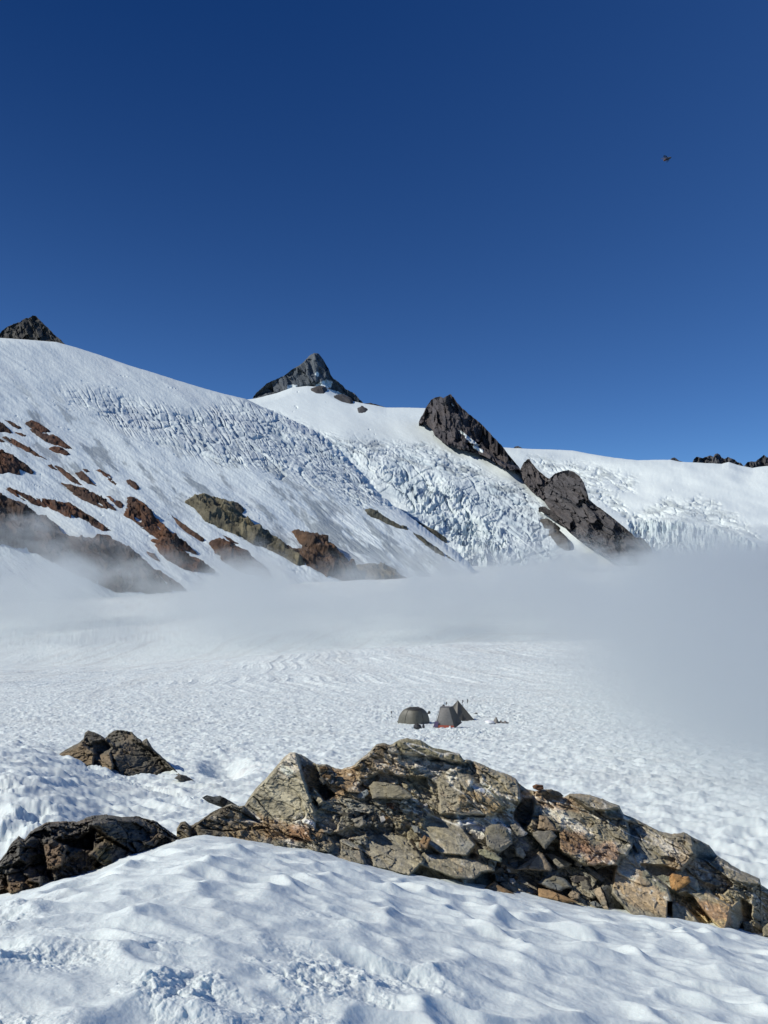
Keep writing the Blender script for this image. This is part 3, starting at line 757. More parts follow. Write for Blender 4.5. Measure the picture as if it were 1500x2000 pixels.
def build_stones():
    A = lambda pts: crop(880, 1480, 6.25, pts)
    B = lambda pts: crop(1080, 1540, 6.25, pts)
    C = lambda pts: crop(640, 1440, 6.25, pts)
    D = lambda pts: crop(1260, 1620, 6.25, pts)
    L = [
        ('triangular_stone', A([(770, 1375), (990, 1230), (1080, 1140), (1130, 1175), (1240, 1350), (1220, 1390), (950, 1370)]), -.02, .16, -.05, -.15, TAN * .95, None, 'brown triangular stone standing in the gully of the outcrop'),
        ('boulder', A([(430, 850), (500, 815), (600, 810), (700, 870), (740, 980), (760, 1040), (680, 1110), (600, 1160), (500, 1130), (450, 1090), (420, 960)]), -.24, .22, .10, -.15, GREY * 1.1, OLIVE * 1.1, 'rounded olive boulder wedged among white quartz above the gully'),
        ('stone_slab', A([(335, 1120), (420, 1115), (520, 1160), (630, 1230), (610, 1275), (430, 1220), (350, 1180)]), -.24, .10, -.05, -.2, (0.24, .235, .15), None, 'pale green lens-shaped slab just under the rounded olive boulder'),
        ('boulder', A([(1000, 910), (1060, 890), (1150, 895), (1230, 880), (1300, 960), (1250, 1010), (1150, 1120), (1100, 1060), (1010, 960)]), -.10, .2, -.02, -.15, GREY * .95, None, 'grey angular boulder perched above the triangular stone'),
        ('stone_slab', A([(1150, 1170), (1220, 1160), (1300, 1190), (1490, 1300), (1400, 1340), (1300, 1360), (1250, 1270)]), .10, .14, -.05, -.25, GREY * 1.0, None, 'grey flat slab leaning right behind the triangular stone'),
        ('boulder', A([(1060, 1530), (1150, 1450), (1280, 1440), (1400, 1480), (1490, 1580), (1400, 1600), (1330, 1640), (1200, 1600)]), -.06, .2, .02, -.2, SLATE * 1.0, OLIVE, 'dark green grey block low in the gully above a long orange stone'),
        ('long_stone', A([(1070, 1590), (1200, 1610), (1350, 1670), (1560, 1760), (1400, 1770), (1070, 1700)]), -.16, .14, -.05, -.1, OCHRE * .95, None, 'long orange stone lying along the edge of the snow'),
        ('stone', A([(410, 1590), (530, 1505), (640, 1580), (800, 1670), (480, 1650)]), -.10, .14, .0, -.15, OCHRE * .8, GREY, 'orange brown wedge poking out of the snow edge'),
        ('stone', A([(600, 1530), (700, 1510), (810, 1630), (800, 1650), (640, 1595)]), -.06, .12, .0, -.1, GREY, None, 'grey stone leaning on the orange brown wedge at the snow edge'),
        ('small_stone', A([(550, 1475), (620, 1440), (660, 1490), (600, 1520), (555, 1510)]), .06, .08, 0, 0, SLATE, None, 'small grey stone below the quartz stringer left of the gully'),
        ('quartz_stone', A([(780, 1100), (850, 1070), (890, 1130), (920, 1190), (890, 1230), (800, 1200)]), .05, .12, 0, 0, (.42, .38, .28), GREY, 'mottled white and grey stone in the dark hollow above the triangular stone'),
        ('quartz_stone', A([(700, 1480), (770, 1470), (805, 1520), (750, 1550), (715, 1530)]), .05, .07, 0, 0, QUARTZ * .8, None, 'small white stone among rubble at the foot of the gully'),
        ('stone', A([(730, 820), (790, 800), (860, 850), (945, 920), (900, 960), (820, 960), (760, 880)]), -.05, .12, 0, -.1, GREY * 1.05, QUARTZ * .7, 'grey stone streaked with quartz right of the rounded olive boulder'),
        ('stone', A([(1080, 700), (1180, 720), (1260, 820), (1320, 900), (1240, 900), (1060, 870)]), -.05, .16, -.02, -.1, (.25, .19, .12), None, 'tan stone stacked behind the grey angular boulder'),
        ('stone', A([(1000, 345), (1040, 320), (1130, 335), (1135, 380), (1075, 402), (1010, 375)]), .0, .14, 0, -.1, RUST * .75, None, 'small rusty stone on the crest beside the black chasm'),
        ('stone', A([(1160, 400), (1230, 382), (1340, 425), (1385, 470), (1250, 475)]), .02, .14, .3, -.1, (.10, .085, .06), None, 'low dark stone on the crest right of the small rusty stone'),
        ('stone', B([(470, 1240), (580, 1200), (640, 1330), (680, 1470), (620, 1480), (560, 1370)]), -.10, .12, -.35, -.1, TAN * 1.2, GREY, 'pale wedge with a bright edge at the snow beside the dark foliated wedge'),
        ('stone', B([(590, 1200), (700, 1160), (790, 1220), (780, 1330), (860, 1470), (690, 1478), (640, 1330)]), -.02, .16, .40, -.1, SLATE * .8, None, 'dark foliated wedge standing at the snow right of the gully'),
        ('stone', B([(700, 1170), (810, 1110), (780, 1230), (720, 1225)]), -.10, .08, 0, -.1, GREY * 1.1, None, 'small flat stone propped on top of the dark foliated wedge'),
        ('stone', B([(180, 1300), (230, 1230), (330, 1285), (320, 1350), (230, 1355)]), -.10, .12, -.1, -.1, TAN, None, 'small pale block between the long orange stone and the dark hollow'),
        ('stone_slab', B([(370, 960), (430, 950), (540, 1030), (640, 1100), (600, 1150), (480, 1070)]), .05, .1, -.1, -.25, SLATE * 1.15, None, 'narrow grey slab sloping down the right wall of the gully'),
        ('stone_slab', B([(430, 905), (560, 885), (710, 945), (600, 962), (530, 988), (470, 940)]), .0, .1, -.1, -.25, OLIVE * 1.05, None, 'thin olive slab overhanging the top right of the gully'),
        ('stone', B([(210, 1100), (270, 1060), (450, 1080), (430, 1140), (260, 1170)]), .06, .12, .1, -.05, (.10, .09, .075), None, 'dark brown stone in the middle of the gully rubble'),
        ('stone', B([(440, 1392), (520, 1370), (610, 1450), (480, 1440)]), -.08, .1, 0, -.1, SLATE * 1.1, None, 'small grey stone half sunk at the snow edge below the gully'),
        ('stone', B([(330, 1130), (420, 1120), (470, 1210), (420, 1290), (350, 1230)]), .02, .12, 0, -.1, GREY * .85, None, 'grey rubble stone right of the small pale block'),
        ('stone', B([(250, 900), (330, 880), (370, 930), (340, 960), (270, 940)]), .06, .08, 0, -.1, GREY * 1.1, QUARTZ * .7, 'small pale stone high on the right of the gully'),
        ('heart_shaped_stone', D([(295, 575), (330, 538), (400, 548), (445, 562), (458, 600), (470, 572), (540, 575), (558, 640), (480, 700), (380, 750), (330, 735), (305, 690)]), -.26, .14, -.02, -.10, (.37, .215, .085), (.33, .185, .07), 'orange heart-shaped stone resting on the right end of the outcrop'),
        ('stone_slab', C([(505, 595), (560, 540), (700, 548), (900, 600), (1020, 690), (1045, 740), (960, 757), (545, 750)]), -.17, .22, -.05, -.20, OLIVE * 1.1, GREY, 'flat olive slab lying across the middle of the outcrop with black shadow below'),
        ('stone', C([(1115, 1290), (1180, 1190), (1262, 1240), (1218, 1362), (1112, 1355)]), -.20, .16, -.15, -.15, OCHRE * .85, GREY, 'small two-toned cube-like stone sitting on the smooth plates'),
        ('stone', C([(340, 705), (490, 630), (503, 690), (440, 752), (370, 740)]), -.02, .1, -.1, -.1, (.20, .22, .21), None, 'blue grey flake left of the flat olive slab'),
        ('stone', C([(1010, 1070), (1110, 1085), (1135, 1180), (1060, 1165)]), -.08, .08, -.1, -.1, SLATE * 1.1, None, 'thin curved grey flake above the cube-like stone'),
        ('stone', C([(650, 815), (820, 795), (812, 872), (720, 882)]), -.02, .1, 0, -.1, RUST * .8, TAN, 'small rusty stone under the flat olive slab'),
        ('stone', C([(300, 1000), (420, 970), (470, 1040), (390, 1110), (330, 1090)]), -.14, .12, -.1, -.1, GREY * 1.1, None, 'small grey stone left of the centre of the outcrop'),
        ('stone', D([(1190, 1130), (1300, 1120), (1330, 1250), (1200, 1230)]), -.02, .14, -.1, -.1, OLIVE, None, 'square olive stone in the shaded nook at the right end'),
        ('stone', D([(1430, 1210), (1500, 1140), (1580, 1150), (1600, 1320), (1440, 1310)]), -.22, .2, 0, -.1, OLIVE * 1.1, None, 'rounded olive stone cut by the right edge of the picture'),
    ]
    for k, (nm, poly, off, th, gu, gv, tone, tone2, lab) in enumerate(L):
        c = np.mean(np.asarray(poly), axis=0)
        Y = outcrop_depth(c[0], c[1]) + off * .85 - .02 + (.03 if 985 < c[0] < 1200 and c[1] > 1640 else 0)
        kx = OUT['k'] * -100
        o = stone(nm, poly, Y, th, gu, gv + kx * .6, tone, 200 + k * 7, tone2=tone2, rough=.008)
        tag(o, lab, 'stone', 'loose stones on the big outcrop')
    # fine rubble filling the gully and the ledges
    r = random.Random(5)
    zones = [([(1000, 1700), (1100, 1690), (1200, 1715), (1205, 1770), (1130, 1770), (1000, 1745)], 190, .26), ([(960, 1690), (1010, 1680), (1010, 1735), (975, 1740)], 60, .16),
             ([(660, 1580), (830, 1575), (840, 1612), (690, 1615)], 120, .02), ([(1030, 1600), (1060, 1600), (1090, 1660), (1040, 1660)], 30, .2), ([(620, 1490), (660, 1510), (660, 1530), (630, 1530)], 40, .0)]
    V_, F_, C_ = [], [], []
    for poly, n, off in zones:
        a = np.asarray(poly); lo, hi = a.min(0), a.max(0)
        made = 0
        while made < n:
            u, v = r.uniform(lo[0], hi[0]), r.uniform(lo[1], hi[1])
            if poly_sd(poly, np.array([u]), np.array([v]))[0] < 0: continue
            made += 1
            s = 0.012 + 0.035 * r.random() ** 2.5
            ctr = P(u, v, outcrop_depth(u, v) + off + r.uniform(-.04, .02))
            b = len(V_)
            base = [(-1, -1, -1), (1, -1, -1), (1, 1, -1), (-1, 1, -1), (-1, -1, 1), (1, -1, 1), (1, 1, 1), (-1, 1, 1)]
            ang = r.uniform(0, 6.3); ca, sa = math.cos(ang), math.sin(ang)
            sx, sy, sz = r.uniform(.7, 1.5), r.uniform(.6, 1.1), r.uniform(.35, .8)
            tn = np.array([GREY, TAN, SLATE, QUARTZ * .8, OCHRE * .8][r.choice([0, 0, 1, 1, 2, 2, 3, 4])]) * r.uniform(.6, 1.15)
            for (x, y, z) in base:
                x, y, z = x * sx * r.uniform(.55, 1), y * sy * r.uniform(.55, 1), z * sz * r.uniform(.5, 1)
                V_.append(ctr + s * np.array([x * ca - y * sa, x * sa + y * ca, z + .3 * x])); C_.append(tn)
            F_ += [(b, b + 3, b + 2, b + 1), (b + 4, b + 5, b + 6, b + 7), (b, b + 1, b + 5, b + 4), (b + 1, b + 2, b + 6, b + 5), (b + 2, b + 3, b + 7, b + 6), (b + 3, b, b + 4, b + 7)]
    o = mesh_obj('rubble', np.array(V_), F_, M_ROCK, col=np.array(C_), smoothed=False)
    tag(o, kind='stuff')


def dark_tone(base, warm, wamt=.5, seed=0):
    def fn(U, V, p, k):
        h1, h2, h3, e1, e2, r1, r2, rough, q = k
        n = fbm(p * 1.6 + seed, 5, gain=.6, seed=seed + 1)
        c = np.asarray(base) * (1 + .5 * n + .25 * (r1[..., 1] - .5))[..., None]
        w = (smooth(.0, .4, fbm(p * 1.2 + seed * 2, 5, gain=.6, seed=seed + 2) + .5 * (r1[..., 2] - .5)) * wamt)[..., None]
        c = c * (1 - w) + np.asarray(warm) * w
        fol = fbm(np.stack([q[..., 0] * 1.5, q[..., 1] * 1.5, q[..., 2] * 8], -1), 4, gain=.6, seed=seed + 3)
        c = c * (1 + .4 * fol)[..., None]
        j = smooth(.05, 0, e1) * .5 + smooth(.05, 0, e2) * .3
        return np.clip(c * (1 - .5 * np.clip(j, 0, 1))[..., None], .012, .6)
    return fn


def build_side_rocks():
    # dark blocky rock at the left edge, against the hump
    top = [(-70, 1730), (-30, 1700), (0, 1680), (12, 1668), (22, 1648), (36, 1632), (48, 1640), (60, 1622), (72, 1615), (80, 1612), (95, 1606), (120, 1603), (150, 1605), (162, 1600),
           (180, 1594), (200, 1590), (215, 1592), (235, 1595), (265, 1594), (290, 1600), (308, 1606), (325, 1620), (342, 1630), (358, 1638)]
    bot = [(a, b + 34) for a, b in LIP if a <= 400]
    yb = [(-100, 4.75), (0, 4.93), (140, 5.43), (260, 5.95), (400, 6.55)]
    ft = [
        dict(poly=[(175, 1610), (215, 1592), (280, 1600), (318, 1622), (300, 1655), (262, 1668), (220, 1640)], off=-.14, gu=.25, gv=-.25, amp=.35),
        dict(poly=[(85, 1640), (120, 1628), (132, 1650), (120, 1690), (92, 1700)], off=-.20, gu=-.25, gv=-.1, amp=.4),
        dict(poly=[(175, 1668), (205, 1640), (260, 1665), (255, 1690), (200, 1690)], off=-.22, gu=.12, gv=-.2, amp=.3),
        dict(poly=[(105, 1640), (150, 1640), (185, 1620), (180, 1660), (140, 1655)], off=.28, gu=.3, amp=.5),
        dict(poly=[(10, 1700), (50, 1690), (85, 1700), (80, 1735), (20, 1745)], off=-.12, gu=.0, gv=-.25, amp=.5),
        dict(poly=[(35, 1640), (80, 1640), (85, 1665), (60, 1690), (35, 1680)], off=-.08, gu=.3, gv=-.1, amp=.7),
    ]
    def tone(U, V, p, k):
        c = dark_tone((.125, .118, .098), (.22, .16, .10), .75, 300)(U, V, p, k)
        items = [([(88, 1650), (122, 1640), (128, 1680), (100, 1715), (85, 1700)], (.20, .135, .08), .7), ([(10, 1725), (60, 1715), (70, 1745), (5, 1765)], (.22, .145, .075), .7),
                 ([(180, 1615), (205, 1620), (250, 1655), (235, 1660), (195, 1645)], (.19, .14, .07), .6), ([(185, 1660), (215, 1655), (215, 1685), (190, 1680)], (.16, .135, .055), .6),
                 ([(285, 1620), (330, 1630), (340, 1650), (300, 1655)], (.17, .12, .07), .5)]
        return paint(c, items, U, V, 9, 5.0)
    o = rock_relief('dark_rock_mound', top, bot, yb, 0.0042, 1.25, 1.2, ft, tone, M_DARK, facet_amp=.22, facet_scale=.34, seed=70, rot=-10, jag=4.0, back=1.3, round_px=16, round_amt=.35)
    tag(o, 'dark blocky rock mound beside the foreground snow at the left edge', 'rock')
    # boulder standing in the snowfield
    top = [(104, 1480), (118, 1470), (135, 1461), (152, 1452), (163, 1443), (166, 1430), (172, 1426), (184, 1430), (196, 1436), (205, 1443), (212, 1434), (222, 1427), (240, 1426), (258, 1430),
           (268, 1440), (278, 1448), (287, 1442), (298, 1460), (312, 1474), (326, 1488), (340, 1500), (352, 1511)]
    bot = [(104, 1492), (140, 1498), (165, 1504), (200, 1510), (250, 1518), (300, 1524), (352, 1524)]
    g = ground_point(230, 1504)
    Yb = g[1]
    ft = [
        dict(poly=[(108, 1478), (160, 1450), (185, 1470), (182, 1495), (150, 1500)], off=-.5, gu=-.9, gv=-.4, amp=.35),
        dict(poly=[(185, 1480), (215, 1468), (222, 1500), (210, 1515), (185, 1505)], off=-.5, gu=-1.2, gv=-.2, amp=.4),
        dict(poly=[(222, 1480), (250, 1440), (290, 1460), (345, 1510), (290, 1520), (235, 1520)], off=.3, gu=1.3, gv=-.4, amp=.45),
        dict(poly=[(182, 1450), (205, 1445), (218, 1460), (190, 1480)], off=.35, gu=.3, amp=.6),
        dict(poly=[(205, 1440), (222, 1427), (255, 1430), (262, 1440), (225, 1455)], off=.5, gu=-.5, amp=.4),
    ]
    def tone2(U, V, p, k):
        c = dark_tone((.14, .13, .10), (.25, .185, .11), .65, 320)(U * 1, V, p * .35, k)
        return paint(c, [([(115, 1478), (165, 1452), (182, 1470), (180, 1496), (150, 1498)], (.25, .185, .105), .7), ([(185, 1480), (218, 1468), (222, 1500), (190, 1508)], (.26, .20, .125), .7)], U, V, 12, 4.0)
    o = rock_relief('boulder', top, bot, [(104, Yb), (352, Yb - .4)], 0.022, 1.0, 1.0, ft, tone2, M_DARK, facet_amp=.42, facet_scale=1.0, seed=90, rot=20, jag=2.5, back=3.0, round_px=9, round_amt=.8)
    tag(o, 'large brown jagged boulder standing alone in the snowfield', 'boulder')
    # little rocks showing through the snow
    for k, (poly, lab, tone) in enumerate([
        ([(340, 1520), (350, 1512), (364, 1515), (378, 1524), (360, 1529)], 'small dark rock in the snow at the right foot of the large boulder', (.09, .085, .075)),
        ([(394, 1558), (404, 1553), (416, 1556), (430, 1554), (446, 1562), (470, 1577), (460, 1586), (430, 1576), (408, 1568)], 'row of dark rock showing through the snow left of the pale slab', (.06, .065, .062)),
    ]):
        c = np.mean(np.asarray(poly), axis=0)
        Y = ground_point(c[0], c[1] + 4)[1] if k == 0 else 8.6
        tag(stone('rock', poly, Y, .6 if k == 0 else .3, 0, -.4 if k == 0 else -.2, tone, 400 + k, mat=M_DARK, rough=.05 if k == 0 else .03), lab, 'rock')


# ------------------------------------------------------------------ the mountain: sheets of snow and ice, outcrops, peaks
def plane_depth(a, p, q):
    return lambda u, v: a * F / ((V0 - v) + p * (u - U0) - q * F)


YA0 = plane_depth(-450.0, 0.30, 0.40)
YB0 = plane_depth(-651.0, 0.05, 0.433)
YC0 = plane_depth(-607.0, -0.05, 0.335)


def YA(u, v):
    n = fbm(uvn(u, v, 240.0, 1.0, 35, 1.6, 1.0), 3, seed=501)
    return YA0(u, v) * (1 + 0.03 * n)


def YB(u, v):
    n = fbm(uvn(u, v, 150.0, 2.0, 20, 1.4, .8), 3, seed=511)
    return YB0(u, v) * (1 + 0.03 * n)


def YC(u, v):
    n = fbm(uvn(u, v, 130.0, 3.0, 10, 1.8, .7), 3, seed=521)
    return YC0(u, v) * (1 + 0.03 * n)


def sheet(name, us, top, bot, dv, Yfn, disp_fn, tone_fn, mat, jag=0.5, crest=14.0, crest_amt=.03, seed=0, rough_edge=None, back=((15, -1), (50, -12), (130, -60), (260, -170))):
    vt = curve(top, us) + jag * fbm(np.stack([us / 14.0, us * 0, us * 0 + seed], -1), 3, seed=seed)
    re_ = 0.0 * us if rough_edge is None else smooth(rough_edge[0], rough_edge[1], us)
    vt = vt + re_ * (7 * fbm(np.stack([us / 30.0, us * 0 + 3, us * 0 + seed], -1), 4, gain=.65, seed=seed + 2) + 2.2 * smooth(760, 700, us) * fbm(np.stack([us / 6.0, us * 0 + 7, us * 0], -1), 2, seed=seed + 3))
    vb = np.maximum(curve(bot, us), vt + 3)
    nr = int(np.max(vb - vt) / dv)
    t = np.linspace(0, 1, nr)
    U = np.broadcast_to(us, (nr, len(us))).copy(); V = vt + (vb - vt) * t[:, None]
    Y = Yfn(U, V)
    dt = V - vt
    Y = Y * (1 + crest_amt * (1 - np.clip(dt / crest, 0, 1)) ** 2)
    p = P(U, V, Y)
    n = grid_normals(p)
    h, ex = disp_fn(U, V, p)
    h = h * np.maximum(smooth(0, 7, dt), re_[None, :])
    pts = p + n * h[..., None]
    colr = tone_fn(U, V, p, h, ex)
    rows, crow = [], []
    for dy, dz in back:
        r = pts[0].copy(); s = (r[:, 1] + dy) / r[:, 1]
        r[:, 0] *= s; r[:, 1] += dy; r[:, 2] += dz
        rows.insert(0, r); crow.insert(0, colr[0])
    pts = np.concatenate([np.array(rows), pts]); colr = np.concatenate([np.array(crow), colr])
    return grid_obj(name, pts, colr, mat)


ICE = np.array([0.63, 0.70, 0.715]); BARE = np.array([0.34, 0.39, 0.40]); DEEP = np.array([0.46, 0.57, 0.60])


def crev(U, V, s, ax, ay, rot, seed, warp=.35):
    """broken ice: cells of random height with open cracks between (height, crack, cell random)"""
    q = uvn(U, V, s, 0.0, rot, ax, ay)
    w = np.stack([fbm(q * .7, 3, seed=seed), fbm(q * .7 + 5, 3, seed=seed + 1)], -1) * warp * 2
    f1, f2, r = worley2(q[..., 0] + w[..., 0], q[..., 1] + w[..., 1], seed + 2)
    return r, f2 - f1, f1


def build_mountain():
    # ---- left slope
    topA = [(-220, 632), (-100, 648), (0, 660), (60, 664), (110, 668), (150, 679), (200, 695), (250, 713), (300, 728), (350, 744), (400, 759), (440, 770), (480, 779), (500, 789), (540, 806),
            (580, 822), (620, 845), (660, 876), (690, 905), (720, 938), (740, 962), (770, 985), (800, 1008), (840, 1038), (880, 1072), (920, 1108), (960, 1150), (1000, 1195)]
    zone1 = [(120, 762), (200, 768), (300, 800), (400, 800), (470, 775), (520, 775), (600, 815), (660, 850), (720, 915), (775, 985), (700, 985), (600, 945), (540, 920), (480, 912), (430, 905), (330, 865), (230, 832), (170, 800)]
    def dispA(U, V, p):
        sd = poly_sd(zone1, U, V) + 16 * fbm(uvn(U, V, 40.0, 3.0), 4, gain=.6, seed=531)
        z = smooth(-22, 30, sd)
        c1, _ = cracks(U, V, 7.5, 56, 7.0, 540, .15, .3); c2, _ = cracks(U, V, 8.0, 30, 8.0, 545, .14, .3); c3, _ = cracks(U, V, 13.0, 12, 6.0, 550, .10, .3)
        mixr = smooth(420, 600, U + 60 * fbm(uvn(U, V, 70., 1.), 2, seed=3))
        ck = np.clip(c1 * lerp(1.0, .3, mixr) + c2 * lerp(.25, 1.0, mixr) + .7 * c3, 0, 1.2)
        e = e2 = ck
        blk = ridged(uvn(U, V, 22.0, 6.0, 30, 1.8, .8), 4, gain=.55, seed=533) - .5
        cL, _ = cracks(U, V, 30.0, 26, 6.0, 543, .045, .5)
        ck = np.clip(ck * lerp(.5, 1.0, smooth(-.3, .3, fbm(uvn(U, V, 46.0, 3.0, 28, 2.0, .8), 2, seed=544))) + 1.3 * cL, 0, 1.5)
        e = ck
        hc = -4.6 * ck + 3.2 * blk + .7 * fbm(uvn(U, V, 6.0, 6.0, 20), 3, gain=.6, seed=534)
        lowz = smooth(0, 60, poly_sd([(480, 880), (640, 930), (760, 1010), (900, 1110), (960, 1190), (700, 1190), (560, 1010)], U, V))
        rip = fbm(uvn(U, V, 9.0, 2.0, 40, 5.0, .6), 3, seed=535)
        small = fbm(uvn(U, V, 4.6, 4.0, 60, 1.7, .8), 3, gain=.6, seed=537)
        flow = fbm(uvn(U, V, 16.0, 2.5, 33, 9.0, .5), 3, seed=532)
        h = z * hc + ((0.4 + 1.0 * lowz) * rip + .9 * flow) * (1 - z) + .42 * small + 7 * fbm(uvn(U, V, 80.0, 5.0, 30, 2.5, .8), 4, seed=536)
        # a few long thin crevasses high on the slope
        thin = ridged(uvn(U, V, 60.0, 8.0, 14, 3.0, .35), 2, seed=538)
        h -= 3.0 * smooth(.93, .985, thin) * smooth(-0.1, .2, perlin(uvn(U, V, 90., 2.), 539)) * smooth(700, 740, V)
        return h, (z, lowz, e, e2, thin)
    def toneA(U, V, p, h, ex):
        z, lowz, e, e2, thin = ex
        c = np.broadcast_to(SNOW, U.shape + (3,)).copy()
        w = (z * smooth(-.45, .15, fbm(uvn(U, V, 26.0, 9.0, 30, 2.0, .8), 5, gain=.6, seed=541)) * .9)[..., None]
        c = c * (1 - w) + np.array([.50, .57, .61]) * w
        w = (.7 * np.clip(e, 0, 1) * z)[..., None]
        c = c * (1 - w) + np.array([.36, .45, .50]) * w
        w = (smooth(.12, .34, fbm(uvn(U, V, 40.0, 4.0, 42, 2.2, .65), 5, gain=.6, seed=542) + .24 * lowz + .07) * smooth(-30, 60, poly_sd([(-100, 740), (100, 760), (300, 860), (440, 850), (560, 900), (720, 980), (900, 1100), (960, 1190), (640, 1190), (430, 1010), (300, 1000), (-100, 900)], U, V)) * .85)[..., None]
        c = c * (1 - w) + BARE * w
        w = (smooth(.05, .4, fbm(uvn(U, V, 60.0, 14.0, 30, 2.4, .6), 4, seed=543)) * .16)[..., None]
        c = c * (1 - w) + np.array([.62, .64, .66]) * w
        return c
    usA = np.arange(-220, 1001, 1.15)
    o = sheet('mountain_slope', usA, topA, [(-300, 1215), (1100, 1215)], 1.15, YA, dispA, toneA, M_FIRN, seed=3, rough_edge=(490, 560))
    tag(o, kind='structure')

    # ---- central snow dome and icefall
    topB = [(420, 790), (470, 782), (500, 778), (540, 768), (570, 757), (600, 754), (636, 757), (652, 767), (670, 776), (692, 784), (710, 788), (730, 791), (755, 796), (790, 796), (830, 797), (870, 802), (920, 840), (970, 885),
            (1020, 922), (1060, 965), (1120, 1010), (1200, 1060), (1300, 1110), (1340, 1150)]
    icef = [(640, 860), (700, 862), (760, 868), (830, 880), (880, 912), (930, 930), (1000, 960), (1060, 1000), (1090, 1030), (1110, 1090), (1130, 1190), (860, 1190), (880, 1090), (800, 1030), (730, 975), (690, 930), (650, 900)]
    crevz = [(470, 778), (540, 800), (610, 835), (680, 850), (760, 858), (830, 860), (900, 890), (960, 930), (1030, 950), (1080, 1010), (1000, 1000), (900, 940), (700, 900), (560, 850), (480, 800)]
    def dispB(U, V, p):
        sd = poly_sd(icef, U, V) + 18 * fbm(uvn(U, V, 45.0, 3.0), 4, gain=.6, seed=561)
        z = smooth(-28, 44, sd)
        core = smooth(10, 60, poly_sd([(720, 900), (800, 890), (860, 900), (930, 950), (1040, 1050), (1080, 1190), (900, 1190), (850, 1060), (760, 980)], U, V) + 20 * fbm(uvn(U, V, 60.0, 6.0), 3, seed=562))
        z2 = smooth(-5, 18, poly_sd(crevz, U, V) + 12 * fbm(uvn(U, V, 30.0, 5.0), 3, seed=563)) * (1 - core)
        qw = uvn(U, V, 30.0, 2.0, 35, 1.3, 1.0)
        qw = qw + .45 * np.stack([fbm(qw * 1.1, 3, seed=570), fbm(qw * 1.1 + 6, 3, seed=571), qw[..., 0] * 0], -1)
        big = ridged(qw, 5, gain=.6, seed=572)
        r3, e3, f3 = crev(U, V, 7.5, 1.0, 1.3, 40, 575, warp=.8)
        patchy = smooth(-.25, .25, fbm(uvn(U, V, 42.0, 6.0, 20), 3, seed=574))
        c2, _ = cracks(U, V, 7.0, 14, 4.5, 580, .15); c4, _ = cracks(U, V, 12.0, 24, 4.0, 585, .12)
        cB, _ = cracks(U, V, 30.0, 32, 4.0, 588, .06, .7); cC, _ = cracks(U, V, 26.0, -12, 4.0, 589, .05, .7)
        lng = np.clip(cB + cC, 0, 1)
        bench = fbm(uvn(U, V, 34.0, 4.0, 22, 2.4, .8), 3, seed=587)
        e = np.clip(c2 + lng, 0, 1)
        hc = 26 * (big - .45) + patchy * ((r3 - .5) * 13 - 4 * smooth(.2, 0, e3)) + 3 * fbm(uvn(U, V, 4.0, 2.0), 2, seed=565)
        h2 = -5 * np.clip(c2 + .8 * c4, 0, 1.2) + 7 * (ridged(uvn(U, V, 26.0, 3.0, 16, 2.6, .6), 4, gain=.55, seed=566) - .5) + 1.2 * fbm(uvn(U, V, 5.0, 3.0), 2, seed=564)
        hc = hc * lerp(.45, 1.25, smooth(-.3, .35, bench)) - 15 * lng + 12 * bench
        h = z * lerp(.30, 1.0, core) * hc + z2 * h2 * (1 - z * .5) + .5 * fbm(uvn(U, V, 8.0, 3.0, 20, 2., .7), 3, seed=567)
        h += 16 * fbm(uvn(U, V, 90.0, 3.0, 25, 2.2, .8), 3, seed=568) * smooth(860, 900, V)
        # a few bergschrund gaps on the dome
        thin = ridged(uvn(U, V, 48.0, 8.0, -8, 2.4, .45), 2, seed=569)
        h -= 6 * smooth(.94, .985, thin) * smooth(.0, .2, perlin(uvn(U, V, 70., 2.), 560)) * (1 - z)
        return h, (z, z2, core, e, e3)
    def toneB(U, V, p, h, ex):
        z, z2, core, e, e3 = ex
        c = np.broadcast_to(SNOW * 1.02, U.shape + (3,)).copy()
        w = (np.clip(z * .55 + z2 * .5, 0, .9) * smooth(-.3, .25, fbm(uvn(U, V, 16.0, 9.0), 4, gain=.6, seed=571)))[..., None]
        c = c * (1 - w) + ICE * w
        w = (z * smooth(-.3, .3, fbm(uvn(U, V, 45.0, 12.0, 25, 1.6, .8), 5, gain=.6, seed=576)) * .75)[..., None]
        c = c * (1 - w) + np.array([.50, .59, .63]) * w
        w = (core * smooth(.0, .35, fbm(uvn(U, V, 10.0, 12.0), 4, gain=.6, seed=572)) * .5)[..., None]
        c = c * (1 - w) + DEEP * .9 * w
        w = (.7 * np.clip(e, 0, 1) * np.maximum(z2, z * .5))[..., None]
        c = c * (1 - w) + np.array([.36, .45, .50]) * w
        w = (z2 * smooth(.1, .4, fbm(uvn(U, V, 24.0, 22.0, 20, 2.6, .55), 5, gain=.6, seed=573) + .12) * .8)[..., None]
        c = c * (1 - w) + BARE * w
        return c
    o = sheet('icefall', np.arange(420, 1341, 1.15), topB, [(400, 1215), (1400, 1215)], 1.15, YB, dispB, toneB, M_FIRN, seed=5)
    tag(o, kind='structure')

    # ---- glacier on the right
    topC = [(900, 868), (960, 872), (1000, 875), (1040, 877), (1080, 878), (1120, 880), (1150, 886), (1200, 894), (1245, 899), (1280, 898), (1310, 898), (1330, 902), (1370, 904), (1410, 906), (1423, 902), (1440, 908),
            (1470, 914), (1480, 912), (1500, 910), (1560, 905), (1750, 890)]
    wall = [(1225, 1012), (1270, 1010), (1330, 1015), (1380, 1030), (1440, 1045), (1480, 1065), (1520, 1085), (1760, 1110), (1760, 1190), (1300, 1190), (1260, 1080), (1230, 1040)]
    rough = [(1030, 890), (1130, 900), (1240, 930), (1240, 960), (1180, 940), (1230, 1000), (1300, 975), (1380, 975), (1450, 1020), (1500, 1060), (1440, 1050), (1330, 1015), (1225, 1015), (1150, 970), (1100, 940), (1040, 910)]
